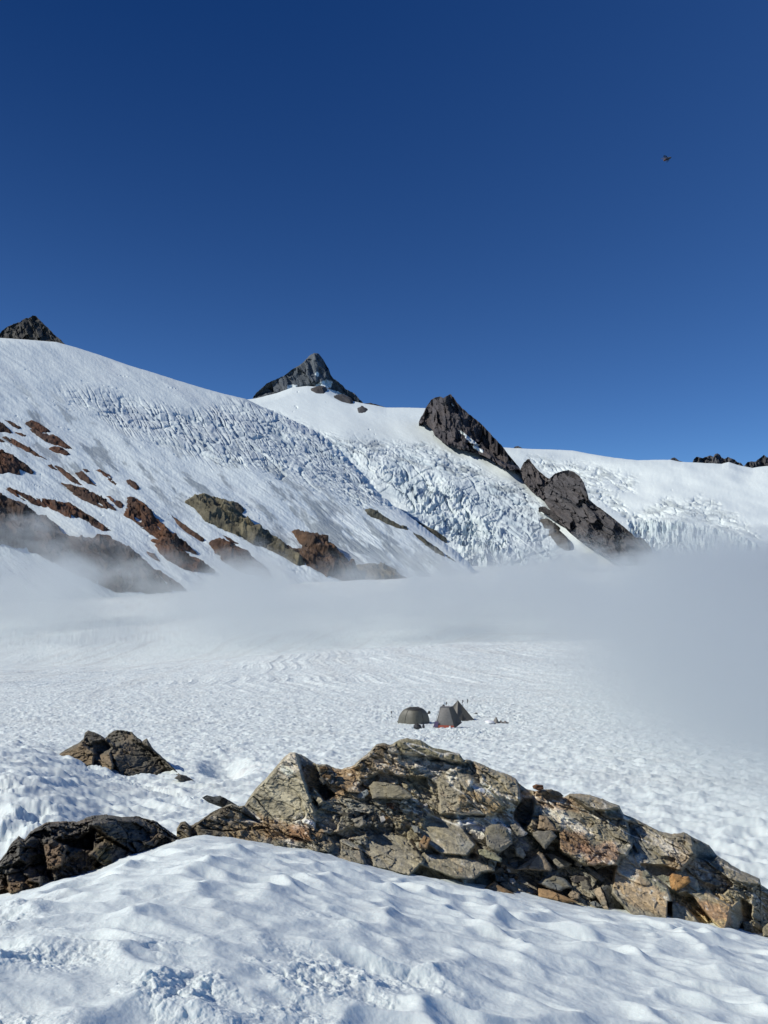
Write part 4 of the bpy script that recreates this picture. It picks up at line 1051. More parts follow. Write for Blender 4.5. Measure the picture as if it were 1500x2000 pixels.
    def dispC(U, V, p):
        sd = poly_sd(wall, U, V) + 7 * fbm(uvn(U, V, 22.0, 3.0), 4, gain=.6, seed=581)
        z = smooth(-1, 5, sd)
        qw = uvn(U, V, 22.0, 2.0, 0, .8, 1.3)
        qw = qw + .45 * np.stack([fbm(qw * 1.1, 3, seed=590), fbm(qw * 1.1 + 6, 3, seed=591), qw[..., 0] * 0], -1)
        big = ridged(qw, 5, gain=.6, seed=592)
        r, e, f = crev(U, V, 10.0, .7, 1.8, 8, 593, warp=.7); r3, e3, f3 = crev(U, V, 5.5, .8, 1.3, 20, 595, warp=.7)
        c2, _ = cracks(U, V, 7.0, 10, 4.5, 600, .14); c4, _ = cracks(U, V, 12.0, 20, 3.5, 605, .12)
        z2 = smooth(-8, 14, poly_sd(rough, U, V) + 22 * fbm(uvn(U, V, 30.0, 5.0), 4, gain=.6, seed=583)) * (1 - z)
        face = smooth(26, 6, sd)
        hc = 20 * (big - .45) * (1 - .6 * face) + (r - .5) * 12 * face + (r3 - .5) * 8 - 4 * smooth(.2, 0, e3) - 24 * smooth(-2, 26, sd)
        h2 = -4.5 * np.clip(c2 + .8 * c4, 0, 1.2) + 5 * (ridged(uvn(U, V, 22.0, 3.0, 14, 2.6, .6), 4, gain=.55, seed=606) - .5)
        h = z * hc + z2 * h2 + .4 * fbm(uvn(U, V, 8.0, 3.0), 3, seed=584) + 12 * fbm(uvn(U, V, 70.0, 13.0, 12, 2.4, .8), 3, seed=585)
        thin = ridged(uvn(U, V, 40.0, 8.0, 8, 3.0, .35), 2, seed=586)
        h -= 5 * smooth(.94, .985, thin) * smooth(.0, .2, perlin(uvn(U, V, 60., 2.), 587)) * (1 - z) * smooth(905, 925, V)
        return h, (z, z2, e, e3)
    def toneC(U, V, p, h, ex):
        z, z2, e, e3 = ex
        c = np.broadcast_to(SNOW * 1.02, U.shape + (3,)).copy()
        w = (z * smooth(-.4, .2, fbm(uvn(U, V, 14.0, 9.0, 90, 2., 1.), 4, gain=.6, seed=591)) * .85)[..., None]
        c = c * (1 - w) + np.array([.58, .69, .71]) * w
        w = (z2 * smooth(-.1, .3, fbm(uvn(U, V, 18.0, 19.0, 10, 2.6, .55), 5, gain=.6, seed=592) + .05) * .85)[..., None]
        c = c * (1 - w) + BARE * 1.15 * w
        return c
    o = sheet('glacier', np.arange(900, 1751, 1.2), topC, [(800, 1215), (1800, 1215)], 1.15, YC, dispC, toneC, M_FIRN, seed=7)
    tag(o, kind='structure')


def crag(name, poly, Yfn, height, base, warm, seed, label, cat='rock outcrop', group=None, step=1.1, ragged=5.0, soft=14.0, rot=35.0, fsc=22.0, gu=0.0, wamt=.6, ridge=.5, jut=0.0, mat=None):
    """bare rock standing out of a snow sheet: rises inside its outline, dives under the snow outside it"""
    poly = np.asarray(poly, float)
    lo, hi = poly.min(0) - 12, poly.max(0) + 12
    us = np.arange(lo[0], hi[0], step); vs = np.arange(lo[1], hi[1], step)
    U, V = np.meshgrid(us, vs)
    sd = poly_sd(poly, U, V) + ragged * fbm(uvn(U, V, 11.0, seed * .37, rot, 1.5, .8), 4, gain=.62, seed=seed)
    if height > 8:
        sd = sd - 9 * smooth(.66, .94, ridged(uvn(U, V, 26.0, seed * .21, rot - 4, 3.6, .55), 2, seed=seed + 21)) * smooth(-.1, .25, fbm(uvn(U, V, 38.0, seed * .11, rot, 1.4, .8), 2, seed=seed + 22))
    Y = Yfn(U, V)
    q = uvn(U, V, fsc, seed * .7, rot, 1.7, .75)
    q = q + .35 * np.stack([fbm(q * 1.3, 3, seed=seed + 1), fbm(q * 1.3 + 4, 3, seed=seed + 2), q[..., 0] * 0], -1)
    h1, e1, r1 = facets(q, seed + 3); h2, e2, r2 = facets(q * 2.6, seed + 4)
    rg = ridged(q * .9, 4, gain=.55, seed=seed + 5) - .6
    height = height * .72
    up = height * (np.clip(sd / soft, -1.2, 1) * (1.5 - .5 * np.clip(sd / soft, -1, 1)))
    up = up + height * smooth(0, soft * .8, sd) * (.75 * h1 + .3 * h2 + ridge * rg) + gu * (U - poly[:, 0].mean()) / 100
    up = np.where(sd < 0, np.minimum(up, -0.15 * height), up)
    p = P(U, V, Y)
    n = grid_normals(p)
    pts = p + n * up[..., None]
    nn = fbm(uvn(U, V, 26.0, seed * .9, rot, 1.6, .8), 5, gain=.6, seed=seed + 6)
    fol = fbm(uvn(U, V, 14.0, seed * .3, rot, 3.0, .35), 4, gain=.6, seed=seed + 7)
    c = 1.12 * np.asarray(base) * (1 + .8 * fol + .3 * (r1[..., 1] - .5))[..., None]
    w = (smooth(-.15, .3, nn + .3 * (r1[..., 2] - .5)) * wamt)[..., None]
    c = c * (1 - w) + np.asarray(warm) * (1 + .4 * fol)[..., None] * w
    keep_v = sd > -7
    keep = keep_v[:-1, :-1] & keep_v[1:, :-1] & keep_v[1:, 1:] & keep_v[:-1, 1:]
    ctr = pts[keep_v].mean(0)
    o = grid_obj(name, pts, np.clip(c, .01, .5), mat or M_CRAG, keep=keep, loc=ctr)
    tag(o, label, cat, group)
    return o


def peak(name, top, bot, Y, depth, base, warm, seed, label, gu=0.0, fsc=26.0, amp=.3, jag=2.0, rot=60.0, cat='peak', lean=1.0, wamt=.5, snow=(), step=0.9, feats=()):
    """a rock peak: a front wall that leans back from foot to crest, and a back slope behind it. feats: (polygon, turn, push) faces"""
    us = np.arange(top[0][0], top[-1][0] + .1, step)
    vt = curve(top, us) + jag * fbm(np.stack([us / 6.0, us * 0, us * 0 + seed], -1), 3, gain=.6, seed=seed)
    vb = np.maximum(curve(bot, us), vt + 1.5)
    nr = max(8, int(np.max(vb - vt) / step))
    t = np.linspace(0, 1, nr)
    U = np.broadcast_to(us, (nr, len(us))).copy(); V = vt + (vb - vt) * t[:, None]
    Yb = (Y(U, np.broadcast_to(vb, U.shape)) if callable(Y) else np.full_like(U, Y))
    hh = (vb - V) / F * Yb
    mid = us.mean()
    Yq = Yb + lean * hh + gu * np.abs(U - mid) / 100
    q = uvn(U, V, fsc, seed * .7, rot, 1.6, .8)
    q = q + .3 * np.stack([fbm(q * 1.3, 3, seed=seed + 1), fbm(q * 1.3 + 4, 3, seed=seed + 2), q[..., 0] * 0], -1)
    h1, e1, r1 = facets(q, seed + 3, tilt=1.0); h2, e2, r2 = facets(q * 2.5, seed + 4)
    rg = ridged(q * .8, 4, gain=.55, seed=seed + 5) - .6
    fade = smooth(0, 3, V - vt)
    off = np.zeros_like(U)
    for poly, turn, push in feats:
        sd = poly_sd(poly, U, V) + 3 * fbm(uvn(U, V, 12., 1.), 3, seed=seed + 11)
        wv = smooth(-3, 3, sd); uc = np.mean(np.asarray(poly)[:, 0])
        off = off * (1 - wv) + (push + turn * (U - uc) / 100) * wv
    Yq = Yq + depth * amp * (h1 + .4 * h2 - .8 * rg) * fade + off
    pts = P(U, V, Yq)
    nn = fbm(uvn(U, V, 30.0, seed * .9, rot, 1.6, .8), 5, gain=.6, seed=seed + 6)
    fol = fbm(uvn(U, V, 14.0, seed * .3, rot, 2.4, .4), 4, gain=.6, seed=seed + 7)
    c = np.array([1.10, 1.13, 1.20]) * np.asarray(base) * (1 + .8 * fol + .35 * (r1[..., 1] - .5))[..., None]  # base lifted and cooled: thin aerial haze put into the rock's colour
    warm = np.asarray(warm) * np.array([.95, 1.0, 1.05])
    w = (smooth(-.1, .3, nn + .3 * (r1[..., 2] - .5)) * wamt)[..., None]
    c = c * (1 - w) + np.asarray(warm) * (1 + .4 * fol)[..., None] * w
    for poly in snow:
        sd = poly_sd(poly, U, V) + 2.5 * fbm(uvn(U, V, 7.0, 2.0), 4, gain=.6, seed=seed + 9)
        w = smooth(-.6, .6, sd)[..., None]
        c = c * (1 - w) + SNOW * w
    rows, crow = [], []
    for dy, dz in ((.08, -.02), (.3, -.15), (.7, -.6), (1.0, -1.3)):
        r = pts[0].copy(); s = (r[:, 1] + dy * depth) / r[:, 1]
        r[:, 0] *= s; r[:, 1] += dy * depth; r[:, 2] += dz * depth
        rows.insert(0, r); crow.insert(0, c[0])
    pts = np.concatenate([np.array(rows), pts]); c = np.concatenate([np.array(crow), c])
    o = grid_obj(name, pts, np.clip(c, .01, .9), M_CRAG, loc=pts.reshape(-1, 3).mean(0))
    tag(o, label, cat)
    return o


def build_crags():
    Z = lambda pts: crop(0, 580, 3.0, pts)         # first look: x3 from (0,580)
    W = lambda pts: crop(450, 660, 3.0, pts)
    RB, RW = (.068, .040, .028), (.175, .075, .036)
    grp = 'rock outcrops on the left snow slope'
    L = [
        (Z([(-60, 690), (0, 728), (40, 760), (75, 800), (30, 795), (-60, 790)]), 'dark rock outcrop at the left edge level with the topmost pair'),
        (Z([(12, 718), (60, 728), (120, 762), (110, 770), (50, 748)]), 'thin brown outcrop just right of the topmost left-edge rock'),
        (Z([(155, 735), (185, 718), (230, 740), (290, 782), (250, 780), (190, 755)]), 'uppermost brown outcrop of the left slope'),
        (Z([(95, 790), (125, 795), (152, 810), (130, 812)]), 'tiny brown outcrop between two larger ones at upper left'),
        (Z([(170, 762), (205, 765), (250, 800), (310, 800), (370, 845), (445, 905), (400, 890), (340, 860), (270, 840), (225, 805)]), 'long narrow brown outcrop tapering down from the uppermost one'),
        (Z([(290, 885), (320, 872), (370, 885), (420, 925), (380, 935), (320, 905)]), 'short brown oval outcrop below the long narrow one'),
        (Z([(10, 820), (45, 815), (110, 850), (170, 880), (275, 955), (230, 945), (150, 905), (70, 865)]), 'long brown outcrop slanting under the left-edge rocks'),
        (Z([(-60, 800), (0, 830), (35, 852), (0, 848), (-60, 840)]), 'sliver of dark rock at the left edge'),
        (Z([(-60, 905), (10, 902), (70, 920), (150, 980), (205, 1030), (190, 1050), (120, 1025), (130, 1058), (60, 1040), (-60, 1030)]), 'broad dark brown outcrop at the left edge in mid slope'),
        (Z([(275, 985), (300, 982), (330, 1010), (300, 1010)]), 'tiny dark outcrop right of the broad dark one'),
        (Z([(325, 988), (360, 1000), (420, 1045), (480, 1100), (430, 1080), (370, 1035)]), 'narrow dark streak of rock in mid slope'),
        (Z([(445, 1030), (480, 1020), (520, 1060), (565, 1110), (520, 1095), (470, 1060)]), 'ragged little outcrop right of the narrow dark streak'),
        (Z([(482, 1008), (510, 1008), (530, 1025), (505, 1028)]), 'tiny outcrop above the ragged little one'),
        (Z([(550, 1015), (585, 1008), (640, 1040), (665, 1075), (720, 1120), (690, 1115), (640, 1080), (590, 1040)]), 'curved brown outcrop in mid slope left of the squarish dark rock'),
        (Z([(735, 1075), (760, 1068), (800, 1085), (825, 1125), (800, 1155), (740, 1110)]), 'squarish dark outcrop above the tall rusty buttress'),
        (Z([(360, 1090), (420, 1100), (500, 1120), (580, 1170), (640, 1210), (690, 1260), (720, 1280), (640, 1260), (560, 1230), (470, 1185), (410, 1150)]), 'long tan brown outcrop leading to the tall rusty buttress'),
        (Z([(595, 1165), (650, 1168), (700, 1190), (735, 1225), (720, 1265), (670, 1240), (620, 1190)]), 'dark wedge of rock touching the tall rusty buttress'),
        (Z([(20, 1115), (60, 1118), (110, 1145), (200, 1170), (300, 1195), (400, 1205), (450, 1235), (540, 1290), (620, 1345), (672, 1385), (600, 1380), (510, 1345), (440, 1330), (350, 1280), (270, 1235), (180, 1210), (100, 1170)]), 'long dark brown band of rock across the lower left slope'),
        (Z([(960, 1262), (1000, 1275), (1060, 1320), (1130, 1370), (1190, 1412), (1140, 1400), (1060, 1345)]), 'thin tan outcrop between the rusty buttress and the pale boss'),
        (Z([(860, 1490), (900, 1505), (935, 1540), (880, 1515)]), 'tiny outcrop left of the foot of the rusty buttress'),
        (Z([(1305, 1395), (1350, 1415), (1415, 1458), (1360, 1445)]), 'small thin outcrop above the brown hump near the fog'),
    ]
    for k, (poly, lab) in enumerate(L):
        a = np.asarray(poly); sz = np.ptp(a[:, 0]) * np.ptp(a[:, 1])
        h = 4.5 + 5.0 * min(1, sz / 4500)
        crag('rock_outcrop', poly, YA, h, RB, (.15, .085, .045) if k in (15, 18) else RW, 700 + k * 11, lab, group=grp, soft=7 + 5 * min(1, sz / 4000), ragged=3.2, fsc=15, step=.9)
    # the larger ones
    crag('rock_buttress', Z([(735, 1175), (790, 1180), (860, 1225), (920, 1300), (1000, 1380), (1090, 1450), (1165, 1505), (1100, 1490), (1030, 1475), (1090, 1510), (1180, 1550), (1260, 1600), (1160, 1608), (1050, 1570), (960, 1510), (870, 1420), (930, 1430), (850, 1380), (780, 1330), (715, 1290), (730, 1240)]),
         YA, 15, RB, (.16, .075, .036), 960, 'tall rusty brown buttress running down the left slope to the fog', group=grp, soft=15, ragged=3.5, fsc=24, ridge=.7, wamt=.8)
    crag('rock_boss', Z([(1085, 1200), (1130, 1165), (1200, 1160), (1290, 1185), (1370, 1235), (1440, 1290), (1500, 1345), (1580, 1400), (1660, 1440), (1750, 1520), (1810, 1590), (1730, 1590), (1640, 1530), (1560, 1480), (1470, 1455), (1390, 1410), (1280, 1350), (1200, 1310), (1150, 1250)]),
         YA, 17, (.115, .105, .07), (.20, .175, .105), 980, 'pale olive rock boss on the slope right of the rusty buttress', group=grp, soft=17, ragged=4, fsc=26, wamt=.7)
    crag('rock_outcrop', Z([(1340, 1200), (1400, 1205), (1440, 1250), (1420, 1275), (1370, 1240)]), YA, 9, (.06, .055, .045), (.09, .08, .055), 1000, 'dark cap of rock behind the pale olive boss', group=grp, soft=8)
    crag('rock_outcrop', Z([(1230, 1430), (1280, 1420), (1360, 1450), (1450, 1505), (1540, 1570), (1600, 1640), (1500, 1620), (1420, 1590), (1330, 1540), (1270, 1480)]), YA, 11, RB, (.14, .078, .042), 1020, 'brown hump of rock below the pale olive boss by the fog', group=grp, soft=12, fsc=20)
    crag('rock_outcrop', W([(355, 1135), (400, 1125), (450, 1150), (530, 1170), (600, 1210), (650, 1260), (700, 1310), (740, 1350), (800, 1420), (700, 1430), (560, 1400), (420, 1340), (250, 1240), (130, 1190), (180, 1220), (300, 1230), (420, 1240), (390, 1180)]), YA, 16, (.075, .05, .035), (.15, .085, .045), 1040, 'rusty topped outcrop right of the pale olive boss sinking into fog', group=grp, soft=14, fsc=24, wamt=.7)
    crag('rock_outcrop', W([(725, 1340), (800, 1325), (880, 1322), (950, 1350), (1010, 1400), (1060, 1450), (900, 1470), (780, 1430)]), YA, 12, (.13, .11, .07), (.17, .13, .08), 1060, 'pale low outcrop furthest right along the fog on the left slope', group=grp, soft=12)
    crag('rock_outcrop', Z([(-140, 1130), (0, 1170), (90, 1205), (140, 1240), (230, 1280), (330, 1330), (370, 1390), (440, 1420), (540, 1430), (560, 1390), (640, 1410), (720, 1450), (800, 1500), (900, 1590), (1100, 1720), (700, 1720), (400, 1600), (150, 1480), (-140, 1440)]),
         YA, 15, (.07, .05, .04), (.12, .072, .048), 1080, 'broad reddish brown rock face at lower left half hidden in fog', group=grp, soft=14, fsc=30, ragged=5)
    # ribs of rock between the slope and the icefall
    G1, G2 = (.075, .078, .062), (.13, .115, .075)
    for k, (poly, lab) in enumerate([
        (W([(765, 885), (800, 890), (860, 920), (920, 970), (940, 1000), (870, 975), (810, 930)]), 'upper dark rib of rock beside the icefall'),
        (W([(780, 1000), (850, 1020), (960, 1080), (1030, 1110), (1060, 1140), (980, 1120), (880, 1070), (800, 1030)]), 'olive rib of rock below the upper rib beside the icefall'),
        (W([(1040, 1050), (1100, 1075), (1180, 1120), (1260, 1165), (1180, 1150), (1090, 1110)]), 'thin rib of rock at the left foot of the icefall'),
        (W([(1050, 1130), (1120, 1165), (1230, 1245), (1330, 1320), (1200, 1270), (1110, 1200)]), 'lowest dark rib of rock sinking into fog beside the icefall'),
        (W([(940, 1000), (990, 1015), (1030, 1060), (980, 1045)]), 'tiny rib of rock between the two upper ribs by the icefall')]):
        fn = YA if k in (1, 3) else YB
        crag('rock_rib', poly, (lambda u, v: YB(u, v) * .985) if k not in (1, 3) else YA, 9, G1, G2, 1100 + k * 9, lab, group='rock ribs beside the icefall', soft=8, ragged=3, fsc=16)

    # ---- peaks
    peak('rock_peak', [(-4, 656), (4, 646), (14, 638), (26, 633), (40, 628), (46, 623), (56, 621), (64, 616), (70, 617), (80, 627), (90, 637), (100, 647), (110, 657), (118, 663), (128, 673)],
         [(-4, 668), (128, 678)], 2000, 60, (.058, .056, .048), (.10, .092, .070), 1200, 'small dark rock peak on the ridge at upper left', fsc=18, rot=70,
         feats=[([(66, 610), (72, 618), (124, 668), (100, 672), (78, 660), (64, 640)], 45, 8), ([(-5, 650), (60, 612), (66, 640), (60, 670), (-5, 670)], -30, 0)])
    peak('rock_outcrop', [(84, 668), (92, 664), (104, 663), (114, 666), (124, 671), (130, 676)], [(84, 669), (104, 672), (130, 677)], 1700, 20, (.045, .042, .036), (.07, .06, .05), 1210, 'dark ledge of rock at the right foot of the small upper left peak', cat='rock outcrop', fsc=8)
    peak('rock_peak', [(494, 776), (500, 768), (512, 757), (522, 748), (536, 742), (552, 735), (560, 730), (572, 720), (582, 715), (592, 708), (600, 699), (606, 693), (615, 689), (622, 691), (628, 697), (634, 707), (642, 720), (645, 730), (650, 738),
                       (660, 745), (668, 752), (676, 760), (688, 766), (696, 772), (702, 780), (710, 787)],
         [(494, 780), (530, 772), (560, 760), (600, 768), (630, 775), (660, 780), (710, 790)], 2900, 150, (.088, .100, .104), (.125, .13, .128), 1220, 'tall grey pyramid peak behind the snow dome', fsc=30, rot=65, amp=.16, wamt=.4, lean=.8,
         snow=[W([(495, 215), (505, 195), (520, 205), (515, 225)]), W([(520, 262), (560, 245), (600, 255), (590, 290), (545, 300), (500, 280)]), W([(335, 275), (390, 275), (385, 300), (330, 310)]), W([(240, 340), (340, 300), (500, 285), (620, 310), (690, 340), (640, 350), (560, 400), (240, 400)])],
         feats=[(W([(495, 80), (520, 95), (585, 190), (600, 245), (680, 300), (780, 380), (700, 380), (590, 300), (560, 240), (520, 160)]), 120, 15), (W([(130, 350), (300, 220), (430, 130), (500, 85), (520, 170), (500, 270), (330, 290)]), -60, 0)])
    Ypeak = lambda u, v: YB(u, v) * .985
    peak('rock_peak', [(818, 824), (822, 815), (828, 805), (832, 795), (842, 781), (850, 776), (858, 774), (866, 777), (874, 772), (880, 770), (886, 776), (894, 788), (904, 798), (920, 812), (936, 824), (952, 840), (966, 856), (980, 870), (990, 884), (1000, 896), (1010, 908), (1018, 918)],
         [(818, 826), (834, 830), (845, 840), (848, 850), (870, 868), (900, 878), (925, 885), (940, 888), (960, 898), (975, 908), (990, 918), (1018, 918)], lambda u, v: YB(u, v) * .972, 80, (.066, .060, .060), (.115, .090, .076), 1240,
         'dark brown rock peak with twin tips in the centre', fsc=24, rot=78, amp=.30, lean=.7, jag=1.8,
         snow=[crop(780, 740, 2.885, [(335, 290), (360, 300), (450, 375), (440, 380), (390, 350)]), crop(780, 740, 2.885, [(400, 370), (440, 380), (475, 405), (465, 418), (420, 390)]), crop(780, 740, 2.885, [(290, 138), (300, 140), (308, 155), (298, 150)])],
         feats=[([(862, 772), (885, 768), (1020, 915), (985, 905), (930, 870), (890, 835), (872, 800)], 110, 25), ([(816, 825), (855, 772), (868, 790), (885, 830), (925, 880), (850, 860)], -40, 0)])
    peak('rock_outcrop', [(938, 885), (944, 880), (950, 876), (958, 880), (966, 890), (968, 900)], [(938, 888), (968, 903)], lambda u, v: YB(u, v) * .98, 25, (.045, .04, .04), (.07, .055, .05), 1250, 'small dark knob at the right foot of the twin-tipped peak', cat='rock outcrop', fsc=10)
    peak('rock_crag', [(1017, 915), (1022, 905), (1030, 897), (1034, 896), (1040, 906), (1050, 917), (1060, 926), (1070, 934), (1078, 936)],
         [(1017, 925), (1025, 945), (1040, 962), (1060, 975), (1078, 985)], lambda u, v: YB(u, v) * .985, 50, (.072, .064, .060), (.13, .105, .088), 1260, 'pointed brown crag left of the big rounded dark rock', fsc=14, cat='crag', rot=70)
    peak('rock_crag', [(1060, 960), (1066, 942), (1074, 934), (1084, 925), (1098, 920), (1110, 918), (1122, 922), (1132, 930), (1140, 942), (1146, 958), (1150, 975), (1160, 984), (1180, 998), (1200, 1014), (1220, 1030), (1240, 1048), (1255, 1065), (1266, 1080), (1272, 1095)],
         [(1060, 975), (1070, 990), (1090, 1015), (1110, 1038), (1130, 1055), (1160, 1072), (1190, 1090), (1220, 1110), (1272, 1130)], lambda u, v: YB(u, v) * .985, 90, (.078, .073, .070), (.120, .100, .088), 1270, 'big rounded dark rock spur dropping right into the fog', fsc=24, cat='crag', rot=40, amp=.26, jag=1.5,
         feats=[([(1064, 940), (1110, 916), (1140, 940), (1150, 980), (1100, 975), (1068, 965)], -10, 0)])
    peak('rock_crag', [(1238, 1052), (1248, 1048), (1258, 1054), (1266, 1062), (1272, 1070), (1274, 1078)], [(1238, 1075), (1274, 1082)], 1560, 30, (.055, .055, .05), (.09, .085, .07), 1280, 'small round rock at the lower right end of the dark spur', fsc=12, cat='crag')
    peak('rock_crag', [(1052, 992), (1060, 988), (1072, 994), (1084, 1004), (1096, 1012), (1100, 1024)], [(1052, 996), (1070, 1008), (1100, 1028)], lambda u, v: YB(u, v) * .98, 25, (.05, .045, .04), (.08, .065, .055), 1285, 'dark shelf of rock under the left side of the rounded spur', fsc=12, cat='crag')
    for k, (poly, lab) in enumerate([(crop(780, 740, 2.885, [(850, 850), (890, 845), (950, 900), (950, 930), (900, 900)]), 'low grey slab at the left foot of the dark spur'),
                                     (crop(780, 740, 2.885, [(800, 790), (840, 790), (900, 830), (870, 840)]), 'thin dark strip of rock above the low grey slab')]):
        crag('rock_outcrop', poly, lambda u, v: YB(u, v) * .99, 7, (.07, .066, .058), (.11, .095, .075), 1290 + k * 7, lab, group='rocks at the foot of the dark spur', soft=6, ragged=3, fsc=12)
    # far jagged ridges at right
    K = lambda pts: crop(1100, 840, 3.75, pts)
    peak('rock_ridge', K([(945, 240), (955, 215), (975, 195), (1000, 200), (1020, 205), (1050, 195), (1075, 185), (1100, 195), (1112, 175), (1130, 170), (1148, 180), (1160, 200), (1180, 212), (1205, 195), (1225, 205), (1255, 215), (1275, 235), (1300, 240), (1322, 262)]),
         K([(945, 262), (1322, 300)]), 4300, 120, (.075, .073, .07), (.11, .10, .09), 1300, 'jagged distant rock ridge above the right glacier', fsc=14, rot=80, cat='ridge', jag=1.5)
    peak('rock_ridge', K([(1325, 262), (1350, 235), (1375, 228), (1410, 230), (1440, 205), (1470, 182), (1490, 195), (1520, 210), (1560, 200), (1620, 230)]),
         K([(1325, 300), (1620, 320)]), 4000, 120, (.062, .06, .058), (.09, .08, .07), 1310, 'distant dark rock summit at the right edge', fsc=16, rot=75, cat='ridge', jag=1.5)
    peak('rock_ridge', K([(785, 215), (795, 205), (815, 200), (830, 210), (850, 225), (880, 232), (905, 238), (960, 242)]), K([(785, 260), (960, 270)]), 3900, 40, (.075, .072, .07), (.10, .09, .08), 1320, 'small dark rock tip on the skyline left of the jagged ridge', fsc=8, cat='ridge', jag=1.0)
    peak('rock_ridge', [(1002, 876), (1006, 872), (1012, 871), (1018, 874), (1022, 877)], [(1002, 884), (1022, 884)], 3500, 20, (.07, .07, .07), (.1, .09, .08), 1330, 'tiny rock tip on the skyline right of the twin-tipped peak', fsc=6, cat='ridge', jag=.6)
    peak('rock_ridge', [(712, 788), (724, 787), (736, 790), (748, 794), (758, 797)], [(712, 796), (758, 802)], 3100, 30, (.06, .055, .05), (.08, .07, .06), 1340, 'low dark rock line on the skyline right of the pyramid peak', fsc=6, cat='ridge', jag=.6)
    for k, (poly, lab) in enumerate([(W([(488, 295), (520, 285), (550, 290), (545, 312), (505, 312)]), 'small dark rock in the snow under the pyramid peak'),
                                     (W([(618, 340), (650, 333), (690, 350), (700, 362), (650, 355)]), 'dark ledge in the snow right of the pyramid peak'),
                                     (W([(750, 410), (770, 403), (795, 415), (785, 425), (755, 428)]), 'dark rock poking out of the snow dome')]):
        crag('rock', poly, lambda u, v: YB(u, v) * .995, 5, (.065, .065, .065), (.08, .07, .06), 1350 + k * 7, lab, cat='rock', soft=5, ragged=1.5, fsc=8, step=.7)


# ------------------------------------------------------------------ camp
def revolve_hull(name, ringf, n_ring, n_seg, mat, parent=None):
    verts, faces = [], []
    for i in range(n_ring):
        for j in range(n_seg):
            verts.append(ringf(i / (n_ring - 1), j / n_seg))
    for i in range(n_ring - 1):
        for j in range(n_seg):
            a = i * n_seg + j; b = i * n_seg + (j + 1) % n_seg
            faces.append((a, b, b + n_seg, a + n_seg))
    return mesh_obj(name, np.array(verts), faces, mat, parent=parent)


def tube(name, pts, r, mat, parent=None, seg=7):
    pts = [np.array(p, float) for p in pts]
    verts, faces = [], []
    for i, p in enumerate(pts):
        d = (pts[min(i + 1, len(pts) - 1)] - pts[max(i - 1, 0)]); d /= np.linalg.norm(d)
        a = np.cross(d, [0.3, 0.2, 1.0] if abs(d[2]) < .9 else [1.0, 0.2, 0]); a /= np.linalg.norm(a); b = np.cross(d, a)
        for j in range(seg):
            t = 2 * math.pi * j / seg
            verts.append(p + r * (math.cos(t) * a + math.sin(t) * b))
    for i in range(len(pts) - 1):
        for j in range(seg):
            k = i * seg + j; k2 = i * seg + (j + 1) % seg
            faces.append((k, k2, k2 + seg, k + seg))
    faces.append(tuple(range(seg))[::-1]); faces.append(tuple(range((len(pts) - 1) * seg, len(pts) * seg)))
    return mesh_obj(name, np.array(verts), faces, mat, parent=parent)


def empty(name, loc):
    o = bpy.data.objects.new(name, None); COL.objects.link(o); o.location = tuple(loc)
    return o


